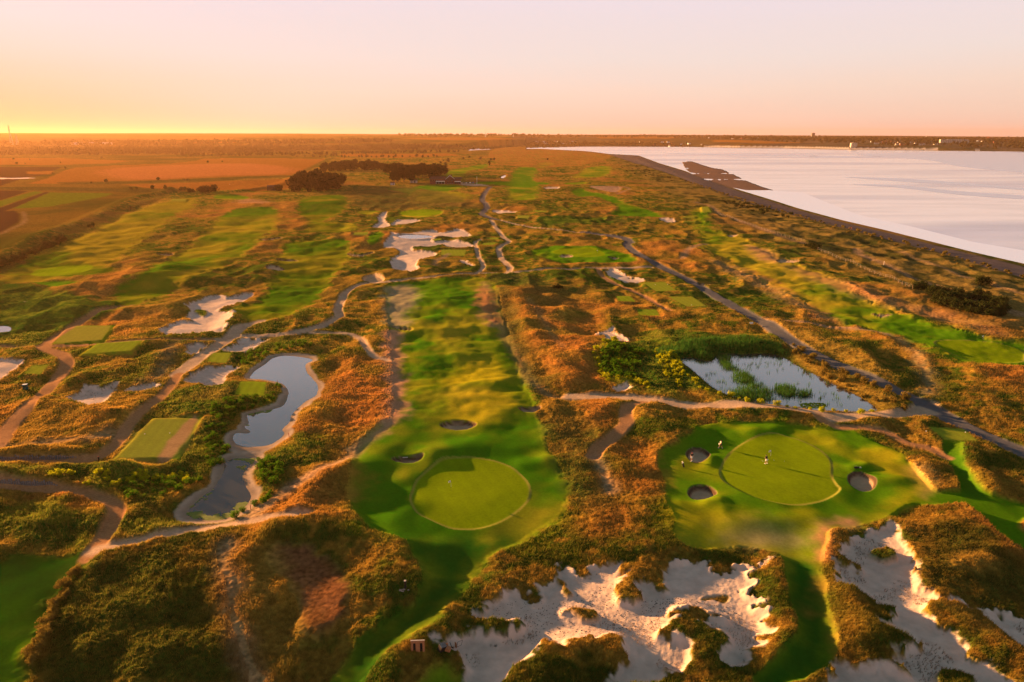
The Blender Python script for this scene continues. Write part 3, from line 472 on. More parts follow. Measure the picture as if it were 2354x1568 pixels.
# vegetation near the coast is greener
cd = coastX(np.maximum(GY, 1)) - GX
wcoast = sstep(-5, 10, cd) * (1 - sstep(70, 130, cd)) * (1 - far)
COL = mix(COL, mix(np.broadcast_to(c3(.19, .125, .035), COL.shape).copy(), c3(.045, .045, .014), sstep(-.1, .35, n8 + .6 * n40)), wcoast * .85)
EXT += wcoast * (.8 * np.maximum(fbm(GX, GY, 10, 77, 3), 0))
REGMAT = ['rough']; REGNAME = ['ground']
warp = nw
for r in REG:
    G = ray_ground(r['P'][:, 0], r['P'][:, 1])
    P = smooth(G, r['kind'] == 'area', r['sm']) if r['sm'] > 1 else G
    r['W'] = P
    pad = r['soft'] * 2 + r['rag'] * 2 + (r.get('w', 0)) + 3
    if r['cls'] == 'green': pad += 2
    lo = P.min(0) - pad; hi = P.max(0) + pad
    i = np.nonzero((GX > lo[0]) & (GX < hi[0]) & (GY > lo[1]) & (GY < hi[1]))[0]
    if i.size == 0: continue
    X, Y = GX[i], GY[i]
    s = sdist(P, X, Y) if r['kind'] == 'area' else r['w'] / 2 - ldist(P, X, Y)
    s0 = s
    if r['rag']: s = s + r['rag'] * 1.3 * warp[i] + (r['rag'] * .5 + (.45 if r['cls'] == 'sand' else 0)) * n2[i] + (.8 * n05[i] * np.clip(1.5 - GD[i] / 260, 0, 1) if r['cls'] == 'sand' else 0)
    cell = np.clip(GD[i] * .0012, .02, 40)              # never sharper than the mesh can show
    soft = np.maximum(r['soft'], cell)
    w = sstep(-soft, soft, s)
    k = w > 0; i = i[k]; w = w[k]; s = s[k]; s0 = s0[k]
    if r['cls'] == 'tint':
        COL[i] = mix(COL[i], COLS[r['col']](i), w * r['a'])
        if r['col'] == 'brownpatch': MIC[i] *= 1 - .85 * w; MID[i] *= 1 - .7 * w
        continue
    c = r['cls']; ti = r.get('tint')
    cc = fair_col(i, r['dry']) * r.get('dim', 1) if c == 'fair' else (mix(COLS['tee'](i), c3(.34, .24, .05), np.full(i.size, r['dry'])) if c == 'tee' else COLS[c](i))
    COL[i] = mix(COL[i], cc, w * (ti or 1.0))
    if c == 'bunker':
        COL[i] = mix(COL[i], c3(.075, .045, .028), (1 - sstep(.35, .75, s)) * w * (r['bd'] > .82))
        EXT[i] -= r['bd'] * sstep(-.05, .7, s)
    if r.get('ring'):
        COL[i] = mix(COL[i], c3(.30, .25, .05), np.exp(-(s / .28) ** 2) * .75)
    if c == 'green' and not r.get('ring'): pass
    m = CLS[c]
    if ti is None or ti > .7:
        if c == 'sand': ws = sstep(-.6, .9, s0 + .3 * nw[i])
        else: ws = w
        MIC[i] += (m[1] - MIC[i]) * w; MID[i] += (m[2] - MID[i]) * w; RAI[i] += (m[3] - RAI[i]) * ws
        if r['name']:
            REGNAME.append(r['name']); REGMAT.append(m[0]); RID[i[w > .5]] = len(REGNAME) - 1
    else:
        MIC[i] *= (1 - w * ti * .8); RAI[i] -= w * ti * .2
# pond margins
pondW = []
for tile, s_, mar in PONDS:
    P0 = VP(tile, s_); P = smooth(ray_ground(P0[:, 0], P0[:, 1]), True, 3); pondW.append(P)
# heights
print('regions', len(REG))
cellr = np.clip(GD * GD / (CAMH * FP) * 1.4, .12, 400)
def lod(wl): return np.clip(wl / (1.5 * cellr), 0, 1)
h = hbase(GX, GY)
course = sstep(-20, 20, GX - embX(np.maximum(GY, 1))) * (1 - sstep(-40, -5, GX - coastX(np.maximum(GY, 1)))) * (1 - sstep(1800, 2600, GD))
mid = .55 * fbm(GX, GY, 21, 61, 2) * lod(8) + .40 * fbm(GX + 40, GY, 8.5, 67, 2) * lod(4)
ridg = 1 - 2 * np.abs(fbm(GX, GY * .5, 13, 71, 2)); mid += .62 * (ridg - .5) * np.clip(MIC, 0, 1) * lod(6)
MID = MID * (1 + .7 * sstep(150, 230, GD) * (MIC < .3)); h += (MIC < .3) * (RAI > -.04) * sstep(115, 160, GD) * course * (.16 * fbm(GX * .8, GY, 4.2, 93, 2) * lod(2.5) + .10 * fbm(GX, GY, 1.9, 95, 1) * lod(1.4)) * np.clip(MID, 0, 1)
h += MID * mid * (.15 + .85 * course)
ridg2 = 1 - 2 * np.abs(fbm(GX * .7 + .3 * GY, GY, 6.5, 73, 2)); h += .24 * MIC * (ridg2 - .4) * lod(2.5) * (.3 + .7 * course)
mic = .20 * fbm(GX, GY, 3.2, 81, 2) * lod(2.2) + .17 * fbm(GX, GY, 1.0, 85, 2) * lod(.8) + .10 * fbm(GX, GY, .4, 89, 1) * lod(.4)
h += MIC * mic * (.4 + .6 * course) + RAI * (.3 + .7 * course)
h += EXT
def bump(tile, s, ht, sig, closed=False):
    P0 = VP(tile, s); P = ray_ground(P0[:, 0], P0[:, 1])
    if len(P) > 1: P = smooth(P, False, 3)
    lo = P.min(0) - sig * 3; hi = P.max(0) + sig * 3
    i = np.nonzero((GX > lo[0]) & (GX < hi[0]) & (GY > lo[1]) & (GY < hi[1]))[0]
    d = ldist(P, GX[i], GY[i]) if len(P) > 1 else np.hypot(GX[i] - P[0, 0], GY[i] - P[0, 1])
    h[i] += ht * np.exp(-(d / sig) ** 2) * (1 + .25 * n8[i])
for tile, pts, ht, sg in BUMPS: 
    bump(tile, pts, ht * {'C2': .55, 'B2': .4 if sg < 4.5 and ' ' in pts else .75, 'D1': .6, 'D2': .6, 'D3': .6}.get(tile, .8), sg * (1.35 if tile == 'C2' else 1))
# flatten tees, greens a little, carve ponds
for r in REG:
    if r['cls'] != 'tee' or 'W' not in r: continue
    P = r['W']; lo = P.min(0) - 4; hi = P.max(0) + 4
    i = np.nonzero((GX > lo[0]) & (GX < hi[0]) & (GY > lo[1]) & (GY < hi[1]))[0]
    s = sdist(P, GX[i], GY[i]); ins = s > 0
    if ins.sum() < 3: continue
    lv = np.mean(h[i][ins]) + .15; w = sstep(-1.8, -.2, s); h[i] += (lv - h[i]) * w
PLEV = []
for P, (tile, s_, mar) in zip(pondW, PONDS):
    pad = 14; lo = P.min(0) - pad; hi = P.max(0) + pad
    i = np.nonzero((GX > lo[0]) & (GX < hi[0]) & (GY > lo[1]) & (GY < hi[1]))[0]
    s = sdist(P, GX[i], GY[i]) + .35 * nw[i]
    lv = 0.15 if (s > 0).sum() < 5 else float(np.mean(hbase(GX[i][s > 0], GY[i][s > 0]))) - .15
    PLEV.append(lv)
    w = sstep(-7, -.5, s); tgt = lv + np.clip(-s * (.16 if mar else .3), -.9, 2.2)
    h[i] += (tgt - h[i]) * w
    if mar:
        wm = sstep(-1.9, -1.1, s + .7 * n8[i] + .5 * nw[i]); mcol = mix(np.broadcast_to(c3(.40, .29, .22), (i.size, 3)).copy(), c3(.22, .15, .105), .6 * sstep(-1.4, -.2, s + .3 * nw[i]))
        COL[i] = mix(COL[i], mcol, wm); RID[i[wm > .5]] = len(REGNAME); MIC[i] *= (1 - wm)
    else:
        wm = sstep(-.4, .4, s); COL[i] = mix(COL[i], c3(.06, .05, .03), wm)
REGNAME.append('shore'); REGMAT.append('sand')
# sea bed, beach slope, sand bar
lo = SEA.min(0) - 40; hi = SEA.max(0) + 40
i = np.nonzero((GX > lo[0]) & (GY > lo[1]) & (GY < hi[1] + 400))[0]
s = sdist(SEA, GX[i], GY[i]); h[i] = np.where(s > -60, np.minimum(h[i], np.maximum(-1.5 - s * .055, -5)), h[i]) if False else h[i]
near = s > -45
tgt = SEA_Z - np.clip(s * .06, -2.6, 3.0)
wn = sstep(-45, -25, s) * (GY[i] < far_shore(GX[i] / np.maximum(GY[i], 1)) - 20)
h[i] += (tgt - h[i]) * wn
k = (s > 0); h[i[k]] = np.minimum(h[i[k]], SEA_Z - .05 - np.clip(s[k] * .03, 0, 2))
bx, by = plane_hit(BAR[:, 0], BAR[:, 1], SEA_Z); BW = np.stack([bx, by], 1)
sb = sdist(BW, GX[i], GY[i]); k = sb > -25
ch = np.zeros(k.sum())
for yy in (332, 368, 411):
    cx_, cy_ = plane_hit([1500, 1900], [275.9 + yy / 3] * 2, SEA_Z); ch = np.maximum(ch, np.exp(-((GY[i][k] - cy_[0] + 10 * nw[i][k]) / 7) ** 2))
h[i[k]] = np.where(sb[k] > 0, SEA_Z + .25 * sstep(0, 20, sb[k]) - .5 * ch, h[i[k]])
COL[i[k]] = mix(COL[i[k]], c3(.17, .105, .085), sstep(-5, 5, sb[k])); RID[i[k][sb[k] > 0]] = len(REGNAME); REGNAME.append('sandbar'); REGMAT.append('beach')
land_lo = ~np.isin(allI, i[s > -50]) ; h = np.where(land_lo & (GY > 60), np.maximum(h, -1.2), h)
# cliffs get chalk
azv = GX / np.maximum(GY, 1); fy = GY - far_shore(azv); k = (fy > 0) & (fy < 34) & (azv > .27) & (azv < .66)
COL[k] = mix(COL[k], c3(.52, .44, .40), sstep(-.1, .2, 1 - fy[k] / 60 + .5 * n40[k]) * 1)
GZ = h
# mesh of the whole ground, split into one object per region
idx = np.arange(NV).reshape(nr, nc)
q = np.stack([idx[:-1, :-1], idx[1:, :-1], idx[1:, 1:], idx[:-1, 1:]], -1).reshape(-1, 4)
V3 = np.stack([GX, GY, GZ], 1)
e1 = V3[q[:, 2]] - V3[q[:, 0]]; e2 = V3[q[:, 3]] - V3[q[:, 1]]; fn = np.cross(e1, e2)
VN = np.zeros((NV, 3))
for k in range(4):
    for a in range(3): VN[:, a] += np.bincount(q[:, k], fn[:, a], NV)
VN /= np.linalg.norm(VN, axis=1)[:, None] + 1e-12
if VN[NV // 2, 2] < 0: VN = -VN; q = q[:, ::-1]
frid = np.max(RID[q], axis=1) if False else RID[q[:, 0]]
# ------------------------------------------------------------------ materials
def newmat(name, rough=.85, col=None, spec=.2):
    m = bpy.data.materials.new(name); m.use_nodes = True
    b = m.node_tree.nodes['Principled BSDF']; b.inputs['Roughness'].default_value = rough
    b.inputs['Specular IOR Level'].default_value = spec
    if col is not None: b.inputs['Base Color'].default_value = (*col, 1)
    return m, m.node_tree, b
def noisy(m, t, b, src, scale, lo, hi, bump=0, bscale=None, detail=3, coord='Object'):
    tcn = t.nodes.new('ShaderNodeTexCoord'); n = t.nodes.new('ShaderNodeTexNoise'); n.inputs['Scale'].default_value = scale; n.inputs['Detail'].default_value = detail
    t.links.new(tcn.outputs[coord], n.inputs['Vector'])
    r = t.nodes.new('ShaderNodeMapRange'); r.inputs['From Min'].default_value = .3; r.inputs['From Max'].default_value = .7
    r.inputs['To Min'].default_value = lo; r.inputs['To Max'].default_value = hi; t.links.new(n.outputs['Fac'], r.inputs['Value'])
    v = t.nodes.new('ShaderNodeVectorMath'); v.operation = 'SCALE'
    if src is None: v.inputs[0].default_value = b.inputs['Base Color'].default_value[:3]
    else: t.links.new(src, v.inputs[0])
    t.links.new(r.outputs[0], v.inputs['Scale']); t.links.new(v.outputs[0], b.inputs['Base Color'])
    if bump:
        n2_ = t.nodes.new('ShaderNodeTexNoise'); n2_.inputs['Scale'].default_value = bscale or scale; n2_.inputs['Detail'].default_value = 3
        t.links.new(tcn.outputs[coord], n2_.inputs['Vector'])
        bn = t.nodes.new('ShaderNodeBump'); bn.inputs['Distance'].default_value = bump; bn.inputs['Strength'].default_value = 1
        t.links.new(n2_.outputs['Fac'], bn.inputs['Height']); t.links.new(bn.outputs[0], b.inputs['Normal'])
def pmat(name, col, rough=.8, scale=3, lo=.8, hi=1.2, bump=0, spec=.2):
    m, t, b = newmat(name, rough, col, spec); noisy(m, t, b, None, scale, lo, hi, bump); return m
def gmat(name, rough, scale, lo, hi, bump, bscale, spec=0.0):
    m, t, b = newmat(name, rough, None, spec); a = t.nodes.new('ShaderNodeAttribute'); a.attribute_name = 'Col'
    noisy(m, t, b, a.outputs['Color'], scale, lo, hi, bump, bscale); return m
GM = {'rough': gmat('rough grass', .95, 1.3, .55, 1.45, .10, 1.6), 'mown': gmat('mown turf', .9, 2.2, .88, 1.12, .012, 6.0), 'sand': gmat('dune sand', .95, .9, .90, 1.10, .06, 2.2),
      'gravel': gmat('gravel track', .95, 2.5, .82, 1.18, .03, 5.0), 'road': gmat('tarmac', .75, 1.5, .9, 1.1, .0, 4.0), 'beach': gmat('shingle', .9, .25, .85, 1.15, .05, 1.5), 'crop': gmat('crop field', .95, .25, .8, 1.2, 0, .8)}
tb = GM['blade'] = gmat('grass blades', .9, 1.2, .85, 1.15, 0, 3.0); tt = tb.node_tree; pb = tt.nodes['Principled BSDF']
tl = tt.nodes.new('ShaderNodeBsdfTranslucent'); mxs = tt.nodes.new('ShaderNodeMixShader'); mxs.inputs[0].default_value = .55
tt.links.new(pb.inputs['Base Color'].links[0].from_socket, tl.inputs['Color']); tt.links.new(pb.outputs[0], mxs.inputs[1]); tt.links.new(tl.outputs[0], mxs.inputs[2])
tt.links.new(mxs.outputs[0], [n for n in tt.nodes if n.type == 'OUTPUT_MATERIAL'][0].inputs['Surface'])
def tag(o, label=None, cat=None, group=None, kind=None):
    if label: o['label'] = label
    if cat: o['category'] = cat
    if group: o['group'] = group
    if kind: o['kind'] = kind
    return o
def rawmesh(name, V, F, mat=None, smoothf=False):
    V = np.ascontiguousarray(V, np.float32); F = np.ascontiguousarray(F, np.int32); me = bpy.data.meshes.new(name)
    me.vertices.add(len(V)); me.vertices.foreach_set('co', V.ravel())
    n = F.shape[1]; me.loops.add(F.size); me.loops.foreach_set('vertex_index', F.ravel())
    me.polygons.add(len(F)); me.polygons.foreach_set('loop_start', np.arange(0, F.size, n, dtype=np.int32))
    me.polygons.foreach_set('loop_total', np.full(len(F), n, np.int32))
    if smoothf: me.polygons.foreach_set('use_smooth', np.ones(len(F), bool))
    me.update(calc_edges=True)
    if mat: me.materials.append(mat)
    return me
def setcol(me, col):
    a = me.color_attributes.new('Col', 'FLOAT_COLOR', 'POINT'); c = np.ones((len(col), 4), np.float32); c[:, :3] = col; a.data.foreach_set('color', c.ravel())
def link(name, me, parent=None, loc=None):
    o = bpy.data.objects.new(name, me); C.objects.link(o)
    if parent is not None: o.parent = parent
    if loc is not None: o.location = loc
    return o
COL = np.clip(COL, 0.004, .9)
NICE = {'sand': 'sand', 'shore': 'pond_shore', 'farmland': 'field', 'rough': 'rough_grass'}
for rid in np.unique(frid):
    F = q[frid == rid]; used, inv = np.unique(F, return_inverse=True); F = inv.reshape(-1, 4)
    nm = NICE.get(REGNAME[rid], REGNAME[rid])
    me = rawmesh(nm, V3[used], F, GM[REGMAT[rid]], True); setcol(me, COL[used])
    me.normals_split_custom_set_from_vertices(VN[used].tolist())
    tag(link(nm, me), kind='structure')
# ------------------------------------------------------------------ water
def water_mat(name, deep, rough, ior, bump, sc_, streak=False):
    m, t, b = newmat(name, rough, deep, 1.0); b.inputs['IOR'].default_value = ior
    tcn = t.nodes.new('ShaderNodeTexCoord'); mp = t.nodes.new('ShaderNodeMapping'); mp.inputs['Scale'].default_value = (1, 1, 1) if not streak else (.35, 1.0, 1)
    mp.inputs['Rotation'].default_value = (0, 0, -.35)
    t.links.new(tcn.outputs['Object'], mp.inputs[0])
    n = t.nodes.new('ShaderNodeTexNoise'); n.inputs['Scale'].default_value = sc_; n.inputs['Detail'].default_value = 4; t.links.new(mp.outputs[0], n.inputs['Vector'])
    bn = t.nodes.new('ShaderNodeBump'); bn.inputs['Distance'].default_value = bump; t.links.new(n.outputs['Fac'], bn.inputs['Height']); t.links.new(bn.outputs[0], b.inputs['Normal'])
    return m, t, b, mp
pondm, *_ = water_mat('pond water', (.02, .03, .035), .05, 2.4, .012, 1.8)
murky, *_ = water_mat('murky pond water', (.030, .028, .020), .10, 1.4, .012, 1.8)
algae = pmat('duckweed', (.16, .19, .03), .8, 2, .8, 1.2)
for k, (P, lv) in enumerate(zip(pondW, PLEV)):
    c = P.mean(0); n = len(P); e = P - np.roll(P, 1, 0); 
    bm = bmesh.new(); vs = [bm.verts.new((p[0], p[1], lv)) for p in P]; f = bm.faces.new(vs)
    r_ = bmesh.ops.triangulate(bm, faces=[f]); 
    if f.normal.z < 0 if f.is_valid else False: bmesh.ops.reverse_faces(bm, faces=bm.faces[:])
    for f_ in bm.faces:
        if f_.normal.z < 0: f_.normal_flip()
    me = bpy.data.meshes.new('pond_water'); bm.to_mesh(me); bm.free(); me.materials.append(murky if k == 1 else pondm)
    tag(link('pond_water', me), kind='structure')
seam, t, b, mp = water_mat('sea water', (.34, .28, .27), .22, 1.6, .25, .12, True)
n = t.nodes.new('ShaderNodeTexNoise'); n.inputs['Scale'].default_value = .0045; n.inputs['Detail'].default_value = 6; n.inputs['Distortion'].default_value = .6
mp2 = t.nodes.new('ShaderNodeMapping'); mp2.inputs['Scale'].default_value = (.22, 1, 1); mp2.inputs['Rotation'].default_value = (0, 0, .5); t.links.new(mp.inputs[0].links[0].from_socket, mp2.inputs[0]); t.links.new(mp2.outputs[0], n.inputs['Vector'])
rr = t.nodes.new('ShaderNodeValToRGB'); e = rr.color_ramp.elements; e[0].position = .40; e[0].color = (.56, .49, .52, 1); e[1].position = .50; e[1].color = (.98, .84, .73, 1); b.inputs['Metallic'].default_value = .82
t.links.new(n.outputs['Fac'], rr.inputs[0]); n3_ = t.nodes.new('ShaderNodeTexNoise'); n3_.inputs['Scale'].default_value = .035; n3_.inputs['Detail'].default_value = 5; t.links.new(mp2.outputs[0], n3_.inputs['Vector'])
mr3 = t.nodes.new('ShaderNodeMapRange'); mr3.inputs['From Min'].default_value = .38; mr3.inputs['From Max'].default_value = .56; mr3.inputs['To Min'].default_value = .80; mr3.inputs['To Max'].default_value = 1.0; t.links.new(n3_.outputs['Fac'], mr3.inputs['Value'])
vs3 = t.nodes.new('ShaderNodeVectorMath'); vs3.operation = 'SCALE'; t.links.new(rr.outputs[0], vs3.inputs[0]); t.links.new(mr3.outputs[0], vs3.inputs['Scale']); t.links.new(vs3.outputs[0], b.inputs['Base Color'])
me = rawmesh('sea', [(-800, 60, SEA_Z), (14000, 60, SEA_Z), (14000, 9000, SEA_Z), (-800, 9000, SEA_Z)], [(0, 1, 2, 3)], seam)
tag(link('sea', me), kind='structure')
wf = VP('A3', '620,487 700,492 830,500 900,530 1000,570 1200,650 1600,740 2000,840 2354,900 2900,1010'); sh_ = np.array([p for p in seaV[0:10]])
wx, wy = plane_hit(np.concatenate([wf[:, 0], sh_[:, 0]]), np.concatenate([wf[:, 1], sh_[:, 1]]), SEA_Z + .03)
bm = bmesh.new(); f = bm.faces.new([bm.verts.new((x, y, SEA_Z + .03)) for x, y in zip(wx, wy)]); bmesh.ops.triangulate(bm, faces=[f])
for f_ in bm.faces:
    if f_.normal.z < 0: f_.normal_flip()
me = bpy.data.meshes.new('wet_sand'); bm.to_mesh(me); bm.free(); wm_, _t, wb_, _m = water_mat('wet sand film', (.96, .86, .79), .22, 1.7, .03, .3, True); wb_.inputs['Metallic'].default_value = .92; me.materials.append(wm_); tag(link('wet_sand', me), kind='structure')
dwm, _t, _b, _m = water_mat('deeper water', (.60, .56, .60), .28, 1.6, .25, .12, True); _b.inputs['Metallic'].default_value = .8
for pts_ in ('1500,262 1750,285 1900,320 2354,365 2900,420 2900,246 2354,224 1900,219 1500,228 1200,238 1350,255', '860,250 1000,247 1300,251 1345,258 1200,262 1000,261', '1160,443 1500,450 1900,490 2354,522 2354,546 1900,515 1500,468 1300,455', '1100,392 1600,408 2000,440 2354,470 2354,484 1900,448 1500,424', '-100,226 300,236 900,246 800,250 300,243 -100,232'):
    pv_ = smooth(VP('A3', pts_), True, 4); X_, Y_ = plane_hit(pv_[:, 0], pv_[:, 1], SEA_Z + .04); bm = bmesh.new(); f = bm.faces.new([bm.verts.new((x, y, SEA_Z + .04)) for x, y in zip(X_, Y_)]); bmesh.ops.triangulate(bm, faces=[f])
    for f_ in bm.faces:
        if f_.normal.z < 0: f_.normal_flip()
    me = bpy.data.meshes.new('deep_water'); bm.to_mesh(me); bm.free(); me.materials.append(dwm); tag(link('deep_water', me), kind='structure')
# ------------------------------------------------------------------ tall grass tufts
proj = project(GX, GY, GZ)
def tufts(name, mask, per, hmin, hmax, wd, mult, tone):
    i = np.nonzero(mask)[0]; k = len(i)
    if k == 0: return
    i = np.repeat(i, per); m = len(i)
    sc_ = cellr[i] ; 
    ox = rng.uniform(-.5, .5, m) * GD[i] * .0016; oy = rng.uniform(-.5, .5, m) * np.clip(sc_, 0, 1.5)
    bx_, by_, bz = GX[i] + ox, GY[i] + oy, GZ[i] - .06
    hh = rng.uniform(hmin, hmax, m) * (1 + .5 * np.clip(n8[i], -1, 1)); an = rng.uniform(0, 2 * np.pi, m); w = wd * rng.uniform(.7, 1.4, m) * np.clip(GD[i] / 90, .8, 2)
    lx = .35 * hh * (.6 + rng.normal(0, .5, m)); ly = .35 * hh * (-.3 + rng.normal(0, .5, m))
    V = np.empty((m, 3, 3)); V[:, 0] = np.stack([bx_ - np.cos(an) * w, by_ - np.sin(an) * w, bz], 1); V[:, 1] = np.stack([bx_ + np.cos(an) * w, by_ + np.sin(an) * w, bz], 1)
    V[:, 2] = np.stack([bx_ + lx, by_ + ly, bz + hh], 1)
    c = COL[i] * (mult * rng.uniform(.75, 1.3, m))[:, None]; c = mix(c, np.array(tone), rng.uniform(0, .35, m))
    me = rawmesh(name, V.reshape(-1, 3), np.arange(m * 3).reshape(-1, 3), GM['blade']); setcol(me, np.repeat(np.clip(c, .004, .9), 3, 0))
    tag(link(name, me), 'tall dry dune grass in tufts covering the rough ground around the greens', 'grass', kind='stuff')
isr = (MIC > .75) & (GD < 260) & (GD > 50) & (proj[0] > -60) & (proj[0] < 2420) & (RAI > .2)
tufts('tall_grass', isr & (rng.random(NV) < .7), 4, .14, .48, .035, 1.15, (.40, .24, .06))
issand = (RAI < -.3) & (MIC < .5) & (GD < 220) & (GD > 50) & (MID > .3) & (MIC > .2)
tufts('dune_grass_sprigs', issand & (fbm(GX, GY, 6, 201, 3) > .28) & (rng.random(NV) < .16), 3, .2, .45, .04, .55, (.20, .15, .05))
# ------------------------------------------------------------------ placing things on the finished ground
_px, _py = proj; _ord = np.argsort(_py); _pys = _py[_ord]
def place(vx, vy, sink=0.0):
    a = np.searchsorted(_pys, vy - 2.2); b_ = np.searchsorted(_pys, vy + 2.2); c = _ord[a:b_]
    if len(c) == 0: X, Y = plane_hit(vx, vy); return Vector((float(X), float(Y), 0))
    d = (_px[c] - vx) ** 2 + (_py[c] - vy) ** 2
    near_ = c[d < d.min() + 2.0]; j = near_[np.argmin(GD[near_])]
    return Vector((float(GX[j]), float(GY[j]), float(GZ[j]) - sink))
def PT(tile, x, y, sink=0.0):
    v = VP(tile, f'{x} {y}')[0]; return place(v[0], v[1], sink)
_fin = np.isfinite(GZ)
def zat(X, Y):
    dz = -CAMH; d = Y * cp + CAMH * sp; vy = CY - FP * (Y * sp - CAMH * cp) / d; vx = CX + FP * X / d
    r_ = int(np.clip(np.searchsorted(rowy, vy), 0, nr - 1)); c_ = int(np.clip(np.searchsorted(colx, vx), 0, nc - 1)); return float(GZ[r_ * nc + c_])
def scatter(tile, s, n, seed=0, mind=0):
    P0 = VP(tile, s); P = ray_ground(P0[:, 0], P0[:, 1]); lo = P.min(0); hi = P.max(0); R_ = np.random.default_rng(seed + 100); out = []
    for _ in range(n * 60):
        p = R_.uniform(lo, hi)
        if sdist(P, np.array([p[0]]), np.array([p[1]]))[0] > 0 and all((p[0] - o[0]) ** 2 + (p[1] - o[1]) ** 2 > mind * mind for o in out): out.append(p)
        if len(out) >= n: break
    return [Vector((p[0], p[1], zat(p[0], p[1]))) for p in out]
def along(tile, s, step, jit=0, seed=0):
    P0 = VP(tile, s); P = ray_ground(P0[:, 0], P0[:, 1]); R_ = np.random.default_rng(seed + 5)
    seg = np.hypot(*np.diff(P, axis=0).T); cum = np.concatenate([[0], np.cumsum(seg)]); t = np.arange(0, cum[-1], step)
    X = np.interp(t, cum, P[:, 0]) + R_.normal(0, 1, len(t)) * jit; Y = np.interp(t, cum, P[:, 1]) + R_.normal(0, 1, len(t)) * jit
    return [Vector((x, y, zat(x, y))) for x, y in zip(X, Y)]
class MB:
    def __init__(s): s.v = []; s.f = []
    def box(s, c, d, rz=0, tilt=None):
        M_ = Matrix.Translation(Vector(c)) @ Matrix.Rotation(rz, 4, 'Z') @ (tilt or Matrix()); n = len(s.v)
        for k in range(8): s.v.append(M_ @ Vector(((k & 1) - .5, ((k >> 1) & 1) - .5, (k >> 2) - .5)) * 1 if False else M_ @ Vector((((k & 1) - .5) * d[0], (((k >> 1) & 1) - .5) * d[1], ((k >> 2) - .5) * d[2])))
        s.f += [tuple(n + i for i in f) for f in ((0, 2, 3, 1), (4, 5, 7, 6), (0, 1, 5, 4), (2, 6, 7, 3), (0, 4, 6, 2), (1, 3, 7, 5))]; return s
    def tube(s, a, b, r0, r1=None, n=8, cap=True):
        a = Vector(a); b = Vector(b); r1 = r0 if r1 is None else r1; q_ = (b - a).to_track_quat('Z', 'Y'); k0 = len(s.v)
        for p, r in ((a, r0), (b, r1)):
            for k in range(n): s.v.append(p + q_ @ Vector((math.cos(2 * math.pi * k / n) * r, math.sin(2 * math.pi * k / n) * r, 0)))
        for k in range(n): k2 = (k + 1) % n; s.f.append((k0 + k, k0 + k2, k0 + n + k2, k0 + n + k))
        if cap: s.f.append(tuple(k0 + n - 1 - k for k in range(n))); s.f.append(tuple(k0 + n + k for k in range(n)))
        return s
    def prism(s, pts, y0, y1):           # outline in x,z pushed along y
        n = len(pts); k0 = len(s.v)
        for y in (y0, y1):
            for x, z in pts: s.v.append(Vector((x, y, z)))
        for k in range(n): k2 = (k + 1) % n; s.f.append((k0 + k, k0 + k2, k0 + n + k2, k0 + n + k))
        s.f.append(tuple(k0 + n - 1 - k for k in range(n))); s.f.append(tuple(k0 + n + k for k in range(n))); return s
    def ball(s, c, r, nu=10, nv=7):
        k0 = len(s.v); c = Vector(c)
        for j in range(nv + 1):
            for i in range(nu): th = math.pi * j / nv; ph = 2 * math.pi * i / nu; s.v.append(c + Vector((r[0] * math.sin(th) * math.cos(ph), r[1] * math.sin(th) * math.sin(ph), r[2] * math.cos(th))))
        for j in range(nv):
            for i in range(nu): i2 = (i + 1) % nu; s.f.append((k0 + j * nu + i, k0 + (j + 1) * nu + i, k0 + (j + 1) * nu + i2, k0 + j * nu + i2))
        return s
    def build(s, name, mat, parent=None, smooth_=False, bevel=0):
        me = bpy.data.meshes.new(name); me.from_pydata([tuple(v) for v in s.v], [], s.f); me.materials.append(mat)
        if smooth_: me.shade_smooth()
        o = link(name, me, parent)
        if bevel: m_ = o.modifiers.new('bevel', 'BEVEL'); m_.width = bevel; m_.segments = 2; m_.limit_method = 'ANGLE'
        return o
def empty(name, loc, rz=0, label=None, cat=None, group=None):
    o = bpy.data.objects.new(name, None); C.objects.link(o); o.location = loc; o.rotation_euler = (0, 0, rz); o.empty_display_size = .2; return tag(o, label, cat, group)
def copy_tree(o, parent=None):
    c = o.copy(); C.objects.link(c); c.parent = parent
    for ch in list(o.children): copy_tree(ch, c)
    return c
# ---- foliage
def leafmat(name, c, tr=.3):
    m, t, b = newmat(name, .95, c, 0.0); noisy(m, t, b, None, 1.1, .65, 1.35)
    tl_ = t.nodes.new('ShaderNodeBsdfTranslucent'); mx = t.nodes.new('ShaderNodeMixShader'); mx.inputs[0].default_value = tr; t.links.new(b.inputs['Base Color'].links[0].from_socket, tl_.inputs['Color'])
    t.links.new(b.outputs[0], mx.inputs[1]); t.links.new(tl_.outputs[0], mx.inputs[2]); t.links.new(mx.outputs[0], [n for n in t.nodes if n.type == 'OUTPUT_MATERIAL'][0].inputs['Surface']); return m
bark = pmat('bark', (.07, .045, .03), .95, 4, .7, 1.3)
LM = {'pine': leafmat('dark foliage', (.016, .018, .006), .05), 'gorse': leafmat('gorse foliage', (.040, .045, .012), .25), 'lush': leafmat('green foliage', (.075, .16, .008), .5), 'yellow': leafmat('flowering foliage', (.42, .42, .012), .55), 'gold': leafmat('dry foliage', (.22, .15, .03), .45), 'far': leafmat('distant foliage', (.055, .045, .018), .1), 'reed': leafmat('reeds', (.05, .13, .02), .5)}
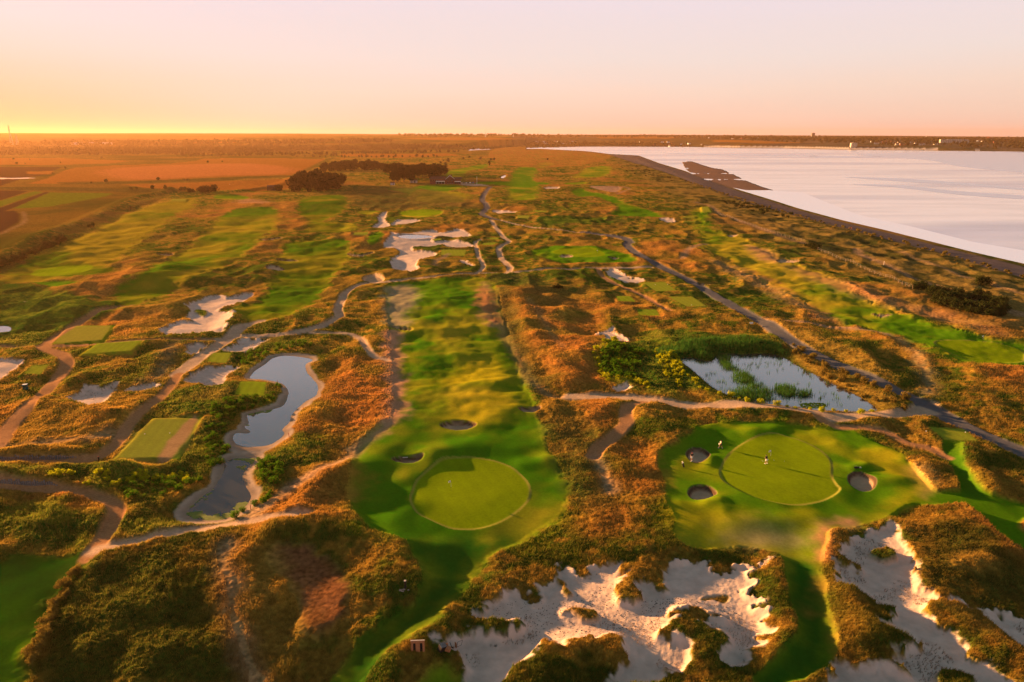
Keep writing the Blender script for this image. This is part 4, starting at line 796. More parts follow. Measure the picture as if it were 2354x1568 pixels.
def crown_mesh(name, rx, rz, z0, nblob, nleaf, leaf, mat, seed, flat=0.0):
    R_ = np.random.default_rng(seed); d = R_.normal(size=(nblob, 3)); d /= np.linalg.norm(d, axis=1)[:, None]; rad = R_.uniform(.25, .72, nblob)[:, None]
    cen = d * rad * np.array([rx, rx, rz]); br = R_.uniform(.28, .5, nblob) * min(rx, rz * 1.2)
    k = R_.integers(0, nblob, nleaf); u = R_.normal(size=(nleaf, 3)); u /= np.linalg.norm(u, axis=1)[:, None]
    p = cen[k] + u * (br[k] * R_.uniform(.6, 1.08, nleaf))[:, None]; p[:, 2] += z0; p[:, 2] = np.maximum(p[:, 2], flat)
    a = R_.normal(size=(nleaf, 3)); a /= np.linalg.norm(a, axis=1)[:, None]; b2 = np.cross(a, u + .3 * R_.normal(size=(nleaf, 3))); b2 /= np.linalg.norm(b2, axis=1)[:, None] + 1e-9
    L_ = leaf * R_.uniform(.6, 1.4, nleaf)[:, None]; Vv = np.stack([p - a * L_, p + b2 * L_ * .6, p + a * L_, p - b2 * L_ * .6], 1).reshape(-1, 3)
    return rawmesh(name, Vv, np.arange(nleaf * 4).reshape(-1, 4), mat)
def make_tree(nm, h_, rx, mat, seed, label, cat, group, leaf=.5, nleaf=700, trunk=.25, part='crown'):
    o = empty(nm, (0, 0, 0), 0, label, cat, group); cz = h_ * (trunk + (1 - trunk) * .5); rz = h_ * (1 - trunk) * .62
    link(part, crown_mesh(part, rx, rz, cz, 16, nleaf, leaf, mat, seed, .05 if trunk > .1 else .0), o)
    m = MB(); m.tube((0, 0, -.4), (0, 0, cz), h_ * .022 + .03, h_ * .008 + .01, 6)
    R_ = random.Random(seed)
    for k in range(4): an = R_.random() * 6.28; z = cz * R_.uniform(.5, .85); m.tube((0, 0, z), (math.cos(an) * rx * .6, math.sin(an) * rx * .6, z + rz * .6), h_ * .009 + .01, .02, 5)
    m.build('trunk' if trunk > .1 else 'stem', bark, o); return o
def spread(protos, pts, smin=.75, smax=1.25, seed=1, sink=.1):
    R_ = random.Random(seed); res = []
    for n_, p in enumerate(pts):
        base = protos[n_ % len(protos)]; o = base if not base.get('used') else copy_tree(base); 
        if 'used' in base and o is base: pass
        base['used'] = 1; s = R_.uniform(smin, smax)
        o.location = (p[0], p[1], p[2] - sink); o.rotation_euler = (0, 0, R_.random() * 6.28); o.scale = (s * R_.uniform(.9, 1.15), s * R_.uniform(.9, 1.15), s); res.append(o)
    if len(res) > 5 and 'group' in res[0]: relabel(res, res[0].get('base', res[0]['label']), res[0]['group'])
    return res
def relabel(objs, base, group):
    P_ = [project(o.location.x, o.location.y, o.location.z) for o in objs]; xs = np.array([p[0] for p in P_]); ys = np.array([p[1] for p in P_]); ss = np.array([o.scale[2] for o in objs])
    qx = np.quantile(xs, [.12, .3, .5, .7, .88]); qy = np.quantile(ys, [.25, .5, .75]); qs = np.quantile(ss, [.5])
    XW = ['left end', 'left part', 'left of middle', 'right of middle', 'right part', 'right end']; YW = ['rear', 'mid-rear', 'mid-front', 'front']
    for o, x, y, s_ in zip(objs, xs, ys, ss):
        o['base'] = base; o['label'] = ('smaller ' if s_ <= qs[0] else 'larger ') + base + ', ' + XW[int(np.searchsorted(qx, x))] + ', ' + YW[int(np.searchsorted(qy, y))]; o['group'] = group
def kill(protos):
    for p in protos:
        if 'used' not in p:
            for c in list(p.children): bpy.data.objects.remove(c)
            bpy.data.objects.remove(p)
allproto = []
def protos(nm, k, *a, **kw):
    r_ = [make_tree(nm, *a[:3], 50 + 7 * j + len(allproto), *a[3:], **kw) for j in range(k)]; allproto.extend(r_); return r_
wood = protos('pine_tree', 4, 19, 7.5, LM['pine'], 'dark pine in the dense wood beside the clubhouse', 'tree', 'pines around the clubhouse', leaf=1.0, nleaf=1100, trunk=.16)
spread(wood, scatter('F', '884,421 925,423 1000,422 1012,415 1018,408 970,398 890,402', 46, 1, 5.5), .8, 1.15, 2)
spread(wood[:2], scatter('F', '1003,404 1026,404 1028,398 1000,396', 8, 2, 6), .45, .7, 2)
w2 = protos('pine_tree', 3, 16.5, 7.2, LM['pine'], 'dark pine in the detached wood left of the clubhouse', 'tree', 'pines of the detached wood', leaf=1.0, nleaf=1000, trunk=.05)
spread(w2, scatter('F', '656,441 700,444 790,438 803,432 798,424 740,420 675,427', 34, 3, 5), .8, 1.15, 3)
w3 = protos('pine_tree', 3, 15, 8.5, LM['pine'], 'dark pine in the long belt behind the woods', 'tree', 'pines of the long belt behind', leaf=1.3, nleaf=800, trunk=.05)
spread(w3, scatter('F', '731,397 885,391 885,386 760,388 735,391', 34, 4, 7), .8, 1.15, 4)
lone = protos('pine_tree', 1, 12.5, 3.2, LM['pine'], 'solitary upright dark pine on open links to the right of the clubhouse', 'tree', None, leaf=.6, nleaf=700, trunk=.2); spread(lone, [place(1124.7, 383.5)], 1, 1)
spread(protos('bush', 1, 5, 4, LM['pine'], 'solitary dark bush far out on the links by a pale sand strip', 'bush', None, leaf=.6, nleaf=350, trunk=.05), [place(1259.5, 368)], 1, 1)
hb = protos('bush', 3, 4.6, 3, LM['gorse'], 'dark bush along the far left field edge', 'bush', 'bushes along the far field edge', leaf=.5, nleaf=420, trunk=.05)
spread(hb, [PT('A1', *p) for p in ((1250, 488), (1275, 490), (1310, 494), (1335, 494), (945, 477), (1050, 476), (1140, 478), (905, 476), (1270, 416), (1295, 416), (735, 433), (630, 435), (365, 370), (450, 334), (1088, 415), (90, 270), (210, 272), (415, 293), (1435, 292), (1530, 288), (115, 300), (170, 300))], .5, 1.15, 5)
spread(protos('bush', 2, 8.5, 6, LM['pine'], 'big dark rounded tree clump at the end of the field hedge', 'tree', 'dark tree clumps at the hedge end', leaf=.6, nleaf=800, trunk=.05), [PT('A1', *p) for p in ((1385, 502), (1425, 504), (1465, 500), (1925, 490))], .75, 1.05, 5)
hr = protos('hedge_bush', 3, 4.2, 2.5, LM['gorse'], 'dark hedgerow bush below the grass bank', 'bush', 'hedgerow bushes below the bank', leaf=.3, nleaf=700, trunk=.05)
spread(hr, along('A1', '-60,1040 30,1005 120,965 250,920 330,880 450,820', 3.6, .5) + [PT('A1', 640, 735), PT('A1', 900, 612), PT('A1', 620, 742)], .6, 1.15, 6)
fr = protos('field_tree', 3, 9, 6, LM['far'], 'small round tree between the far fields', 'tree', 'trees between the far fields', leaf=.9, nleaf=260, trunk=.1)
spread(fr, [PT('A2', x, 256 + 2 * math.sin(x)) for x in (5, 22, 50, 120, 145, 172, 210, 245, 275, 290, 330, 360, 375, 420, 470, 520, 560, 600, 640, 655)] + [PT('A1', x, y) for x, y in ((2018, 248), (2048, 254), (2100, 250), (2160, 256), (2205, 258), (2245, 256), (2285, 248), (2300, 250), (2320, 248), (1700, 246), (1760, 240), (1500, 250), (1400, 244), (700, 262))] + [PT('A2', *p) for p in ((962, 272), (1035, 276), (1055, 277), (840, 270), (700, 282), (640, 320), (720, 322), (685, 296), (880, 262), (740, 288))], .5, 1.1, 7)
kill(allproto)
go = protos('gorse_bush', 4, 3.4, 2.6, LM['gorse'], 'dark gorse bush in the thicket by the coast track', 'bush', 'gorse thicket by the coast track', leaf=.22, nleaf=900, trunk=.03)
spread(go, scatter('B3', '1650,300 1760,285 1900,285 2100,315 2220,350 2240,400 2190,445 2080,450 1950,425 1780,375', 52, 9, 2.2) + [PT('B3', *p) for p in ((1620, 245), (1645, 248), (1665, 250), (1745, 285), (1765, 288), (1755, 292), (2050, 212), (2080, 212))], .65, 1.2, 8)
yb = protos('yellow_bush', 5, 1.15, 1.5, LM['yellow'], 'yellow flowering bush left of the reed pond', 'bush', 'yellow bushes left of the reed pond', leaf=.14, nleaf=650, trunk=.03)
lb = protos('green_bush', 4, 1.5, 1.7, LM['lush'], 'bright green bush left of the reed pond', 'bush', 'green bushes left of the reed pond', leaf=.15, nleaf=650, trunk=.03)
spread(lb, scatter('B2', '1790,700 1850,640 2030,660 2090,680 2050,760 2040,830 1990,880 1860,870 1810,790', 60, 11, 1.3), .7, 1.2, 9)
spread(yb, along('B2', '1960,635 1840,612 1780,690 1790,760 1800,830 1850,885 1950,885 2050,890 2120,920 2170,945', 1.5, 1.0) + scatter('B2', '2150,650 2330,690 2340,860 2354,930 2250,880 2180,780', 44, 12, 1.4) + scatter('B2', '1900,640 2100,650 2050,750 1900,740', 16, 13, 1.4), .35, 1.1, 10)
y3 = protos('yellow_bush', 3, 1.3, 1.15, LM['yellow'], 'low yellow bush between reed pond and track', 'bush', 'yellow bushes below the reed pond', leaf=.12, nleaf=480, trunk=.03)
spread(y3, along('B3', '-40,800 40,880 130,950 220,985 330,1015 470,1045 640,1068 820,1090 1000,1108 1200,1118 1350,1112', 2.6, .5), .45, 1.0, 11)
g3 = protos('golden_bush', 3, 1.6, 1.4, LM['gold'], 'golden bush between reed pond and tarmac road', 'bush', 'golden bushes on the road bank', leaf=.14, nleaf=520, trunk=.03)
spread(g3, along('B3', '720,650 900,770 1080,890 1250,985 1400,1050 1550,1075', 2.0, .9) + along('B3', '800,640 1000,780 1200,900 1400,980 1560,1050', 3.2, .8, 3), .5, 1.1, 12)
k1 = protos('yellow_bush', 3, 1.15, 1.5, LM['yellow'], 'yellow-green bush above the curving clay path at lower left', 'bush', 'yellow bushes above the clay path', leaf=.11, nleaf=800, trunk=.03)
spread(k1, [PT('C1', *p) for p in ((1080, 545), (1120, 530), (1170, 550), (1140, 575), (1190, 530), (930, 535), (975, 520), (1000, 545), (900, 560), (1260, 535), (800, 580), (735, 515), (680, 505), (745, 550), (485, 505), (390, 515), (600, 575), (1280, 560))], .6, 1.05, 13)
k2 = protos('bank_bush', 4, 1.8, 1.6, LM['lush'], 'green scrub bush on the long pond banks', 'bush', 'scrub bushes on the long pond banks', leaf=.13, nleaf=700, trunk=.03)
spread(k2, scatter('C1', '1480,60 1620,90 1560,250 1580,360 1480,500 1400,420', 34, 21, 1.2) + scatter('C1', '1750,450 1850,420 1960,520 1900,640 1800,560', 16, 22, 1.2) + scatter('B1', '1640,700 1850,640 2150,640 2170,670 1900,680 1760,780 1660,790', 30, 23, 1.6) + scatter('B1', '1560,1020 1840,1010 1930,880 1930,1000 1850,1040 1560,1130', 22, 24, 1.2) + scatter('C1', '800,600 1200,560 1400,560 1200,700 900,720', 20, 25, 1.5) + along('C1', '1640,800 1800,720 1930,600', 1.6, .5), .35, .8, 14)
k3 = protos('path_bush', 3, 1.3, 1.3, LM['gold'], 'golden bush edging the lower left mown hollow', 'bush', 'scrub bushes edging the lower left mown hollow', leaf=.1, nleaf=700, trunk=.03)
spread(k3, along('D1', '250,960 300,800 340,680 420,540 480,430 560,330', .9, .35), .5, .95, 15)
cs = protos('coast_bush', 3, 1.8, 2.4, LM['gorse'], 'low dark scrub bush inland of the beach', 'bush', 'scrub bushes inland of the beach', leaf=.3, nleaf=260, trunk=.03)
spread(cs, scatter('A3', '230,560 420,570 760,655 740,675 560,660 380,610', 46, 31, 4) + scatter('A2', '1900,310 2050,320 2300,420 2200,440 2000,380', 36, 32, 9) + scatter('A3', '830,870 900,875 960,895 900,905', 8, 33, 3) + [PT('B2', 1487, 240), PT('B2', 1475, 238), PT('B2', 1500, 238)], .6, 1.2, 16)
tu = protos('marram_tussock', 3, 1.3, 1.5, LM['gold'], 'pale marram tussock along the beach crest', 'grass tussock', 'marram tussocks along the beach crest', leaf=.3, nleaf=160, trunk=.03)
spread(tu, along('A3', '-200,380 0,412 300,515 560,596 760,651 1000,716 1160,752 1400,816 1650,876 1900,946 2080,1006 2354,1080', 5.0, 1.5) + along('A3', '420,585 760,675 1160,782 1650,905 2080,1040', 9.0, 4), .5, 1.2, 17)
kill(allproto)
# ---- stuff: reeds, lilies, duckweed, far woods
def blades(name, pts, per, hmin, hmax, wd, spr, mat, label, cat, seed=3):
    R_ = np.random.default_rng(seed); P_ = np.array([[p[0], p[1], p[2]] for p in pts]); P_ = np.repeat(P_, per, 0); m = len(P_)
    P_[:, :2] += R_.normal(0, spr, (m, 2)); hh = R_.uniform(hmin, hmax, m); an = R_.uniform(0, 6.28, m); w = wd * R_.uniform(.7, 1.3, m)
    V = np.empty((m, 3, 3)); off = np.stack([np.cos(an) * w, np.sin(an) * w, 0 * w], 1); V[:, 0] = P_ - off; V[:, 1] = P_ + off; V[:, 2] = P_ + np.stack([R_.normal(0, .12, m) * hh, R_.normal(0, .12, m) * hh, hh], 1)
    tag(link(name, rawmesh(name, V.reshape(-1, 3), np.arange(m * 3).reshape(-1, 3), mat)), label, cat, kind='stuff')
lv3 = PLEV[2]
def onw(pts): return [(p[0], p[1], lv3 - .1) for p in pts]
blades('reeds', onw(scatter('B3', '250,690 320,690 320,770 385,790 370,810 300,790 260,740', 60, 41)) + onw(scatter('B3', '360,820 440,820 490,860 470,900 350,890', 60, 42)) + onw(scatter('B3', '400,930 520,900 600,960 610,1020 500,1030 380,1010 320,980', 130, 43)) + onw(scatter('B3', '650,920 720,905 780,950 870,960 860,990 700,990 640,960', 80, 44)), 20, .6, 1.6, .045, .6, LM['reed'], 'tall dark green reeds standing in dense patches in the right-hand pond', 'reeds')
blades('sparse_reeds', onw(scatter('B3', '240,700 700,700 1000,880 1200,1000 1150,1060 700,1040 250,960 150,860', 150, 45)), 6, .5, 1.2, .045, .25, LM['reed'], 'sparse thin reeds sprouting from the right-hand pond', 'reeds', 4)
blades('reed_bank', scatter('B3', '-200,680 -60,650 60,640 200,610 480,600 640,640 690,690 600,668 240,672 200,735 60,715 -60,725 -200,700', 330, 46), 26, .8, 1.7, .055, .6, LM['reed'], 'dense dark reed bed along the far bank of the right-hand pond', 'reeds', 5)
lil = MB(); R_ = random.Random(4)
for p in onw(scatter('B3', '800,1045 870,1035 970,1036 1000,1055 960,1075 830,1078', 240, 47)): a0 = R_.random() * 6; k0 = len(lil.v); lil.v += [Vector((p[0] + .2 * math.cos(a0 + k * 1.047), p[1] + .2 * math.sin(a0 + k * 1.047), lv3 + .02 + R_.random() * .03)) for k in range(6)]; lil.f.append(tuple(range(k0, k0 + 6)))
tag(lil.build('water_lilies', LM['lush']), 'green water lily pads floating at the near edge of the right-hand pond', 'water lilies', kind='stuff')
dw = MB()
def weed(tile, s, n, lvl, r0, r1, seed):
    for p in scatter(tile, s, n, seed):
        a0 = R_.random() * 6; rr_ = R_.uniform(r0, r1); k0 = len(dw.v); z = lvl + .012 + R_.random() * .02
        dw.v += [Vector((p[0] + rr_ * R_.uniform(.7, 1.2) * math.cos(a0 + k * .7854) * 1.3, p[1] + rr_ * R_.uniform(.7, 1.2) * math.sin(a0 + k * .7854), z)) for k in range(8)]; dw.f.append(tuple(range(k0, k0 + 8)))
weed('C1', '1290,770 1370,768 1440,790 1520,785 1600,770 1640,700 1700,710 1690,770 1600,812 1450,816 1340,805', 150, PLEV[1], .2, .6, 51); weed('C1', '1600,402 1750,402 1740,440 1700,415', 30, PLEV[1], .2, .5, 52)
weed('C1', '1640,455 1740,455 1720,500 1670,480', 8, PLEV[1], .15, .4, 53); weed('B1', '1710,1085 1900,1065 1830,1090 1720,1105', 26, PLEV[0], .2, .5, 54); weed('C1', '1690,160 1740,165 1730,175', 5, PLEV[0], .2, .4, 55); weed('C1', '1300,740 1400,650 1480,600 1420,680', 14, PLEV[1], .1, .3, 56)
tag(dw.build('duckweed', algae), 'lime green duckweed floating along the edges of the long narrow pond', 'duckweed', kind='stuff')
def farwood(name, tile, s, n, h0, h1, seed, label):
    pts = scatter(tile, s, n, seed); R2 = np.random.default_rng(seed); VV = []; base = crown_mesh('tmp', 1, .8, .6, 6, 46, .42, LM['far'], seed); co = np.empty(len(base.vertices) * 3, np.float32); base.vertices.foreach_get('co', co); co = co.reshape(-1, 3); bpy.data.meshes.remove(base)
    for p in pts: hh = R2.uniform(h0, h1); a0 = R2.uniform(0, 6.28); c_, s_ = math.cos(a0), math.sin(a0); VV.append(np.stack([(co[:, 0] * c_ - co[:, 1] * s_) * hh * .9 + p[0], (co[:, 0] * s_ + co[:, 1] * c_) * hh * .9 + p[1], co[:, 2] * hh + p[2]], 1))
    V = np.concatenate(VV); tag(link(name, rawmesh(name, V, np.arange(len(V)).reshape(-1, 4), LM['far'])), label, 'woodland', kind='stuff')
farwood('distant_woodland', 'F', '-100,349 0,341 300,341 640,338 700,342 600,352 300,356 0,358 -100,360', 900, 8, 15, 61, 'broad belt of hazy woodland across the far left plain')
farwood('distant_woodland', 'F', '640,341 900,336 1080,337 1230,332 1240,336 1050,341 800,346 640,346', 500, 8, 15, 62, 'hazy woodland belt left of the bay head')
farwood('distant_woodland', 'F', '1080,336 1250,326 1500,330 1700,334 1560,336 1350,335 1100,337', 420, 7, 13, 63, 'dark wooded shore strip across the head of the bay')
farwood('skyline_trees', 'F', '880,311.5 1300,312.5 1340,317 1000,316', 160, 10, 18, 64, 'thin line of trees along the horizon above the village')
farwood('town_trees', 'F', '1600,318 1900,318 2354,320 2450,322 2450,346 2354,345 2200,341 2100,336 1900,330 1740,325 1640,320', 900, 8, 15, 65, 'dark tree cover mixed with the town across the bay')
farwood('skyline_trees', 'F', '1300,312 1640,313 1900,315 1900,317 1400,317', 200, 9, 15, 66, 'thin line of trees along the horizon above the far shore fields')
farwood('distant_woodland', 'F', '-100,330 200,327 480,326 900,323 900,329 450,335 0,338', 420, 9, 16, 67, 'faint woodland rows on the glowing far left rise')
farwood('far_hedges', 'F', '400,357 720,353 1050,349 1060,351 730,357 420,361', 160, 5, 8, 68, 'low hedge line beyond the far stubble fields')
# ------------------------------------------------------------------ things people made, and people
def M(n, c, r=.7, sc_=3, lo=.85, hi=1.15, bump=0): return pmat(n, c, r, sc_, lo, hi, bump)
white = M('white paint', (.75, .73, .70)); black = M('black fabric', (.012, .012, .014)); woodm = M('orange board', (.42, .16, .07), .8, 6); darkwood = M('weathered timber', (.17, .15, .15), .9, 5, .6, 1.4); postm = M('dark post', (.03, .018, .015)); metal = M('grey metal', (.35, .35, .36), .5)
brick = M('red brick', (.16, .045, .03), .9, 2, .8, 1.2); rooft = M('roof tiles', (.10, .045, .035), .9, 1.5, .8, 1.2); glassm = M('dark glazing', (.02, .02, .03), .15); teal = M('green plastic', (.01, .07, .06)); red = M('red paint', (.45, .05, .03)); pale = M('pale render', (.50, .42, .36)); 
tyre = M('tyre', (.015, .015, .015)); yellowm = M('yellow cloth', (.6, .45, .05)); skinm = M('skin', (.42, .20, .13), .6, 20, .95, 1.05); hairm = M('hair', (.03, .02, .012)); creamf = M('cream cotton', (.62, .52, .42)); whitef = M('white cotton', (.72, .70, .68)); navyf = M('dark cotton', (.012, .013, .02)); stonem = M('pale stone', (.40, .30, .26))
# --- flagsticks
def flagstick(loc, label, first=[None], h_=2.15, dirx=-1):
    o = empty('flagstick', loc, 0, label, 'golf flag', 'flagsticks on the greens')
    if first[0] is None:
        n = 8; ms = []
        pole = MB().tube((0, 0, -.05), (0, 0, h_), .016, .013, 8).build('pole', black, o, True)
        for k in range(4): MB().tube((0, 0, .95 + k * .24), (0, 0, 1.07 + k * .24), .019, .019, 8).build('white_band', white, o)
        vs = []; fs_ = []
        for i_ in range(7):
            for j in range(5): u_ = i_ / 6; vs.append((-.02 - .42 * u_, .05 * math.sin(u_ * 5 + j * .3) * u_, h_ - .02 - .34 * j / 4 - .12 * u_ * u_))
        for i_ in range(6):
            for j in range(4): fs_.append((i_ * 5 + j, i_ * 5 + j + 1, i_ * 5 + j + 6, i_ * 5 + j + 5))
        me = bpy.data.meshes.new('flag'); me.from_pydata(vs, [], fs_); me.materials.append(white); me.shade_smooth(); f = link('flag', me, o)
        sm = f.modifiers.new('thickness', 'SOLIDIFY'); sm.thickness = .008
        b = MB(); b.prism([(-.12, h_ - .34), (-.18, h_ - .34), (-.38, h_ - .10), (-.32, h_ - .10)], -.035, .045).build('dark_stripe', navyf, f)
        first[0] = o
    else:
        for c in list(first[0].children): copy_tree(c, o)
    return o
flagstick(place(1035.7, 1129), 'white golf flag on the large round green in the centre foreground')
flagstick(place(1770.6, 1058), 'white golf flag beside the putting golfer on the right green')
flagstick(place(2259.7, 786.5), 'white golf flag on the oval green at the far right edge')
flagstick(place(1374, 583), 'small white golf flag on the raised green left of the road bend')
flagstick(place(1314, 409.5), 'tiny golf flag on the distant links near the beach')
flagstick(place(355.7, 426), 'tiny white flag standing in the ochre field, left of the pair')
flagstick(place(529, 426), 'tiny white flag standing in the ochre field, right of the pair')
# --- people
def skin_obj(name, pts, edges, rad, mat, parent, root=0, sub=1):
    me = bpy.data.meshes.new(name); me.from_pydata(pts, edges, []); me.materials.append(mat); o = link(name, me, parent)
    o.modifiers.new('skin', 'SKIN'); sd_ = o.modifiers.new('sub', 'SUBSURF'); sd_.levels = sub; sd_.render_levels = sub
    if not me.skin_vertices: bpy.context.view_layer.objects.active = o
    for v_, r in zip(me.skin_vertices[0].data, rad): v_.radius = (r, r) if not isinstance(r, tuple) else r
    me.skin_vertices[0].data[root].use_root = True; me.shade_smooth() if False else None
    return o
def person(loc, rz, pose, label, top, bottom, capm=None, sub=1, shoe=None):
    o = empty('person', loc, rz, label, 'person'); J = dict(pose)
    P_ = []; E = []; R = []
    def chain(a, pts):
        prev = a
        for (p, r) in pts: P_.append(p); R.append(r); n = len(P_) - 1; 
        return
    def add(p, r, par=None):
        P_.append(tuple(p)); R.append(r); n = len(P_) - 1
        if par is not None: E.append((par, n))
        return n
    V_ = Vector; pel = V_(J['pelvis']); ch = V_(J['chest']); nk = V_(J['neck']); hd = V_(J['head'])
    a0 = add(pel, (.145, .115)); w_ = add(pel.lerp(ch, .45), (.125, .10), a0); c_ = add(ch, (.15, .115), w_); n0 = add(nk, .058, c_); h0 = add(nk.lerp(hd, .45), .062, n0); h1 = add(hd, (.082, .095), h0); h2 = add(hd + V_((0, 0, .075)), .07, h1)
    for s in ('L', 'R'):
        sh, el, wr = (V_(J[s + k]) for k in ('sh', 'el', 'wr')); a = add(sh, .062, c_); b = add(sh.lerp(el, .5), .048, a); b = add(el, .04, b); b = add(el.lerp(wr, .6), .034, b); b = add(wr, .024, b)
        d = (wr - el).normalized(); side = V_((1, 0, 0)) if abs(d.x) < .7 else V_((0, 1, 0)); pm = add(wr + d * .055, (.036, .02), b)
        for q in range(4): f1 = add(wr + d * .10 + side * (.024 - q * .016), .0095, pm); f2 = add(wr + d * (.145 - .006 * abs(q - 1)) + side * (.024 - q * .016) + V_((0, .012, 0)), .0085, f1)
        th = add(wr + d * .05 + side * .045, .01, b); add(wr + d * .085 + side * .058 + V_((0, .01, 0)), .009, th)
        hp, kn, an = (V_(J[s + k]) for k in ('hp', 'kn', 'an')); a = add(hp, .092, a0); b = add(hp.lerp(kn, .5), .078, a); b = add(kn, .056, b); b = add(kn.lerp(an, .35), .054, b); b = add(an, .036, b); ft = add(an + V_((0, .03, -.05)), .042, b); add(an + V_((0, .17, -.065)), .032, ft)
    skin_obj('body', P_, E, R, skinm, o, 0, sub)
    fz = hd + V_((0, .088, .0)); MB().ball(fz + V_((0, .008, -.012)), (.013, .02, .024), 6, 5).build('nose', skinm, o, True)
    fm = MB(); fm.ball(hd + V_((-.032, .078, .022)), (.012, .01, .007), 6, 4); fm.ball(hd + V_((.032, .078, .022)), (.012, .01, .007), 6, 4); fm.build('eyes', hairm, o, True)
    MB().ball(hd + V_((0, .083, -.048)), (.024, .008, .006), 6, 4).build('mouth', red, o, True); er = MB(); er.ball(hd + V_((-.088, 0, 0)), (.012, .022, .032), 6, 5); er.ball(hd + V_((.088, 0, 0)), (.012, .022, .032), 6, 5); er.build('ears', skinm, o, True)
    cp_ = MB(); cp_.ball(hd + V_((0, -.012, .055)), (.104, .112, .085), 12, 7); cc = cp_.build('cap' if capm else 'hair', capm or hairm, o, True)
    if capm: MB().box(hd + V_((0, .125, .05)), (.13, .09, .012)).build('brim', capm, cc, bevel=.004)
    sP = []; sE = []; sR = []
    def sa(p, r, par=None):
        sP.append(tuple(p)); sR.append(r); n = len(sP) - 1
        if par is not None: sE.append((par, n))
        return n
    s0 = sa(pel + V_((0, 0, .05)), (.17, .135)); s1 = sa(pel.lerp(ch, .5), (.155, .125), s0); s2 = sa(ch, (.18, .14), s1); sa(nk.lerp(ch, .15), .075, s2)
    for s in ('L', 'R'): a = sa(V_(J[s + 'sh']), .085, s2); sa(V_(J[s + 'sh']).lerp(V_(J[s + 'el']), .62), .068, a)
    skin_obj('shirt', sP, sE, sR, top, o, 0, sub)
    sP, sE, sR = [], [], []; s0 = sa(pel + V_((0, 0, .02)), (.18, .145))
    for s in ('L', 'R'): a = sa(V_(J[s + 'hp']) + V_((0, 0, -.02)), .118, s0); sa(V_(J[s + 'hp']).lerp(V_(J[s + 'kn']), .85), .098, a)
    skin_obj('shorts', sP, sE, sR, bottom, o, 0, sub)
    for s in ('L', 'R'):
        an = V_(J[s + 'an']); MB().box(an + V_((0, .07, -.065)), (.105, .29, .085)).build('shoe', shoe or whitef, o, bevel=.03)
    return o
stand = dict(pelvis=(0, 0, .95), chest=(0, .10, 1.32), neck=(0, .20, 1.49), head=(0, .27, 1.62), Lsh=(-.19, .12, 1.40), Lel=(-.20, .30, 1.16), Lwr=(-.06, .42, .98), Rsh=(.19, .12, 1.40), Rel=(.20, .30, 1.16), Rwr=(.04, .43, .94), Lhp=(-.10, 0, .90), Lkn=(-.17, .06, .49), Lan=(-.22, 0, .10), Rhp=(.10, 0, .90), Rkn=(.19, .06, .49), Ran=(.24, 0, .10))
walk = dict(pelvis=(0, 0, .94), chest=(0, .07, 1.33), neck=(0, .10, 1.50), head=(0, .15, 1.64), Lsh=(-.19, .05, 1.42), Lel=(-.24, .20, 1.18), Lwr=(-.22, .42, 1.05), Rsh=(.19, .05, 1.42), Rel=(.25, -.12, 1.18), Rwr=(.25, -.10, .93), Lhp=(-.10, 0, .90), Lkn=(-.10, -.08, .50), Lan=(-.10, -.38, .16), Rhp=(.10, 0, .90), Rkn=(.10, .28, .53), Ran=(.10, .36, .10))
stroll = dict(walk, chest=(0, .03, 1.34), neck=(0, .04, 1.51), head=(0, .08, 1.65), Lkn=(-.10, .02, .50), Lan=(-.10, -.18, .12), Rkn=(.10, .14, .52), Ran=(.10, .14, .10), Lwr=(-.30, .20, .95), Rwr=(.30, .12, .93), Lel=(-.30, .03, 1.17), Rel=(.31, -.02, 1.17))
p3_ = person(place(1762, 1066), math.radians(20), stand, 'golfer putting beside the flag on the right green, dark shirt and white shorts', navyf, whitef, None)
pc = MB(); pc.tube((-.01, .44, 1.0), (.05, .75, .06), .008, .008, 6); pc.box((.09, .78, .05), (.12, .03, .03)); tag(pc.build('putter', metal), 'thin steel putter held by the golfer on the right green', 'golf club').matrix_world = Matrix.Translation(p3_.location) @ Matrix.Rotation(p3_.rotation_euler.z, 4, 'Z')
p1_ = person(place(1655.3, 1031), math.radians(-75), walk, 'golfer in cream top and dark shorts striding past the upper left bunker', creamf, navyf, navyf)
tw = MB(); tw.box((0, 0, 0), (.05, .28, .34)); tw = tw.build('towel', whitef, None, bevel=.02); tag(tw, 'white towel hanging at the hip of the striding golfer', 'towel'); tw.location = p1_.matrix_world @ Vector((0, 0, 0)) if False else p1_.location + Vector((-.32, -.12, 1.02))
p2_ = person(place(1590, 1058.5), math.radians(175), stroll, 'golfer in dark shirt and white shorts walking out of the upper left sand bunker', navyf, whitef, red)
person(place(1952.5, 526), math.radians(120), stroll, 'left of two tiny walkers on the shingle beach', navyf, navyf, None, 1, navyf)
person(place(1956.5, 527), math.radians(110), walk, 'right of two tiny walkers on the shingle beach', red, navyf, None, 1, navyf)
# --- golf bags, ball, plank
def golfbag(loc, rot, label, headm):
    o = empty('golf_bag', loc, 0, label, 'golf bag'); o.rotation_euler = rot
    MB().tube((0, 0, .02), (0, 0, .9), .13, .15, 12).build('bag', black, o, True, .01); MB().box((0, -.15, .32), (.20, .10, .38)).build('pocket', navyf, o, bevel=.03); MB().tube((0, 0, .88), (0, 0, .92), .158, .158, 12).build('rim', white, o)
    for k in range(2): MB().tube((.08 - .16 * k, .12, .75), (.22 - .44 * k, .45, .05), .01, .01, 6).build('leg', metal, o)
    for k in range(5): a = k * 1.26; s_ = MB().tube((.06 * math.cos(a), .06 * math.sin(a), .85), (.08 * math.cos(a), .08 * math.sin(a), 1.12), .007, .007, 6).build('club', metal, o); MB().ball((.09 * math.cos(a), .09 * math.sin(a), 1.15), (.045, .06, .05), 8, 5).build('head_cover', headm if k % 2 else white, s_, True)
    return o
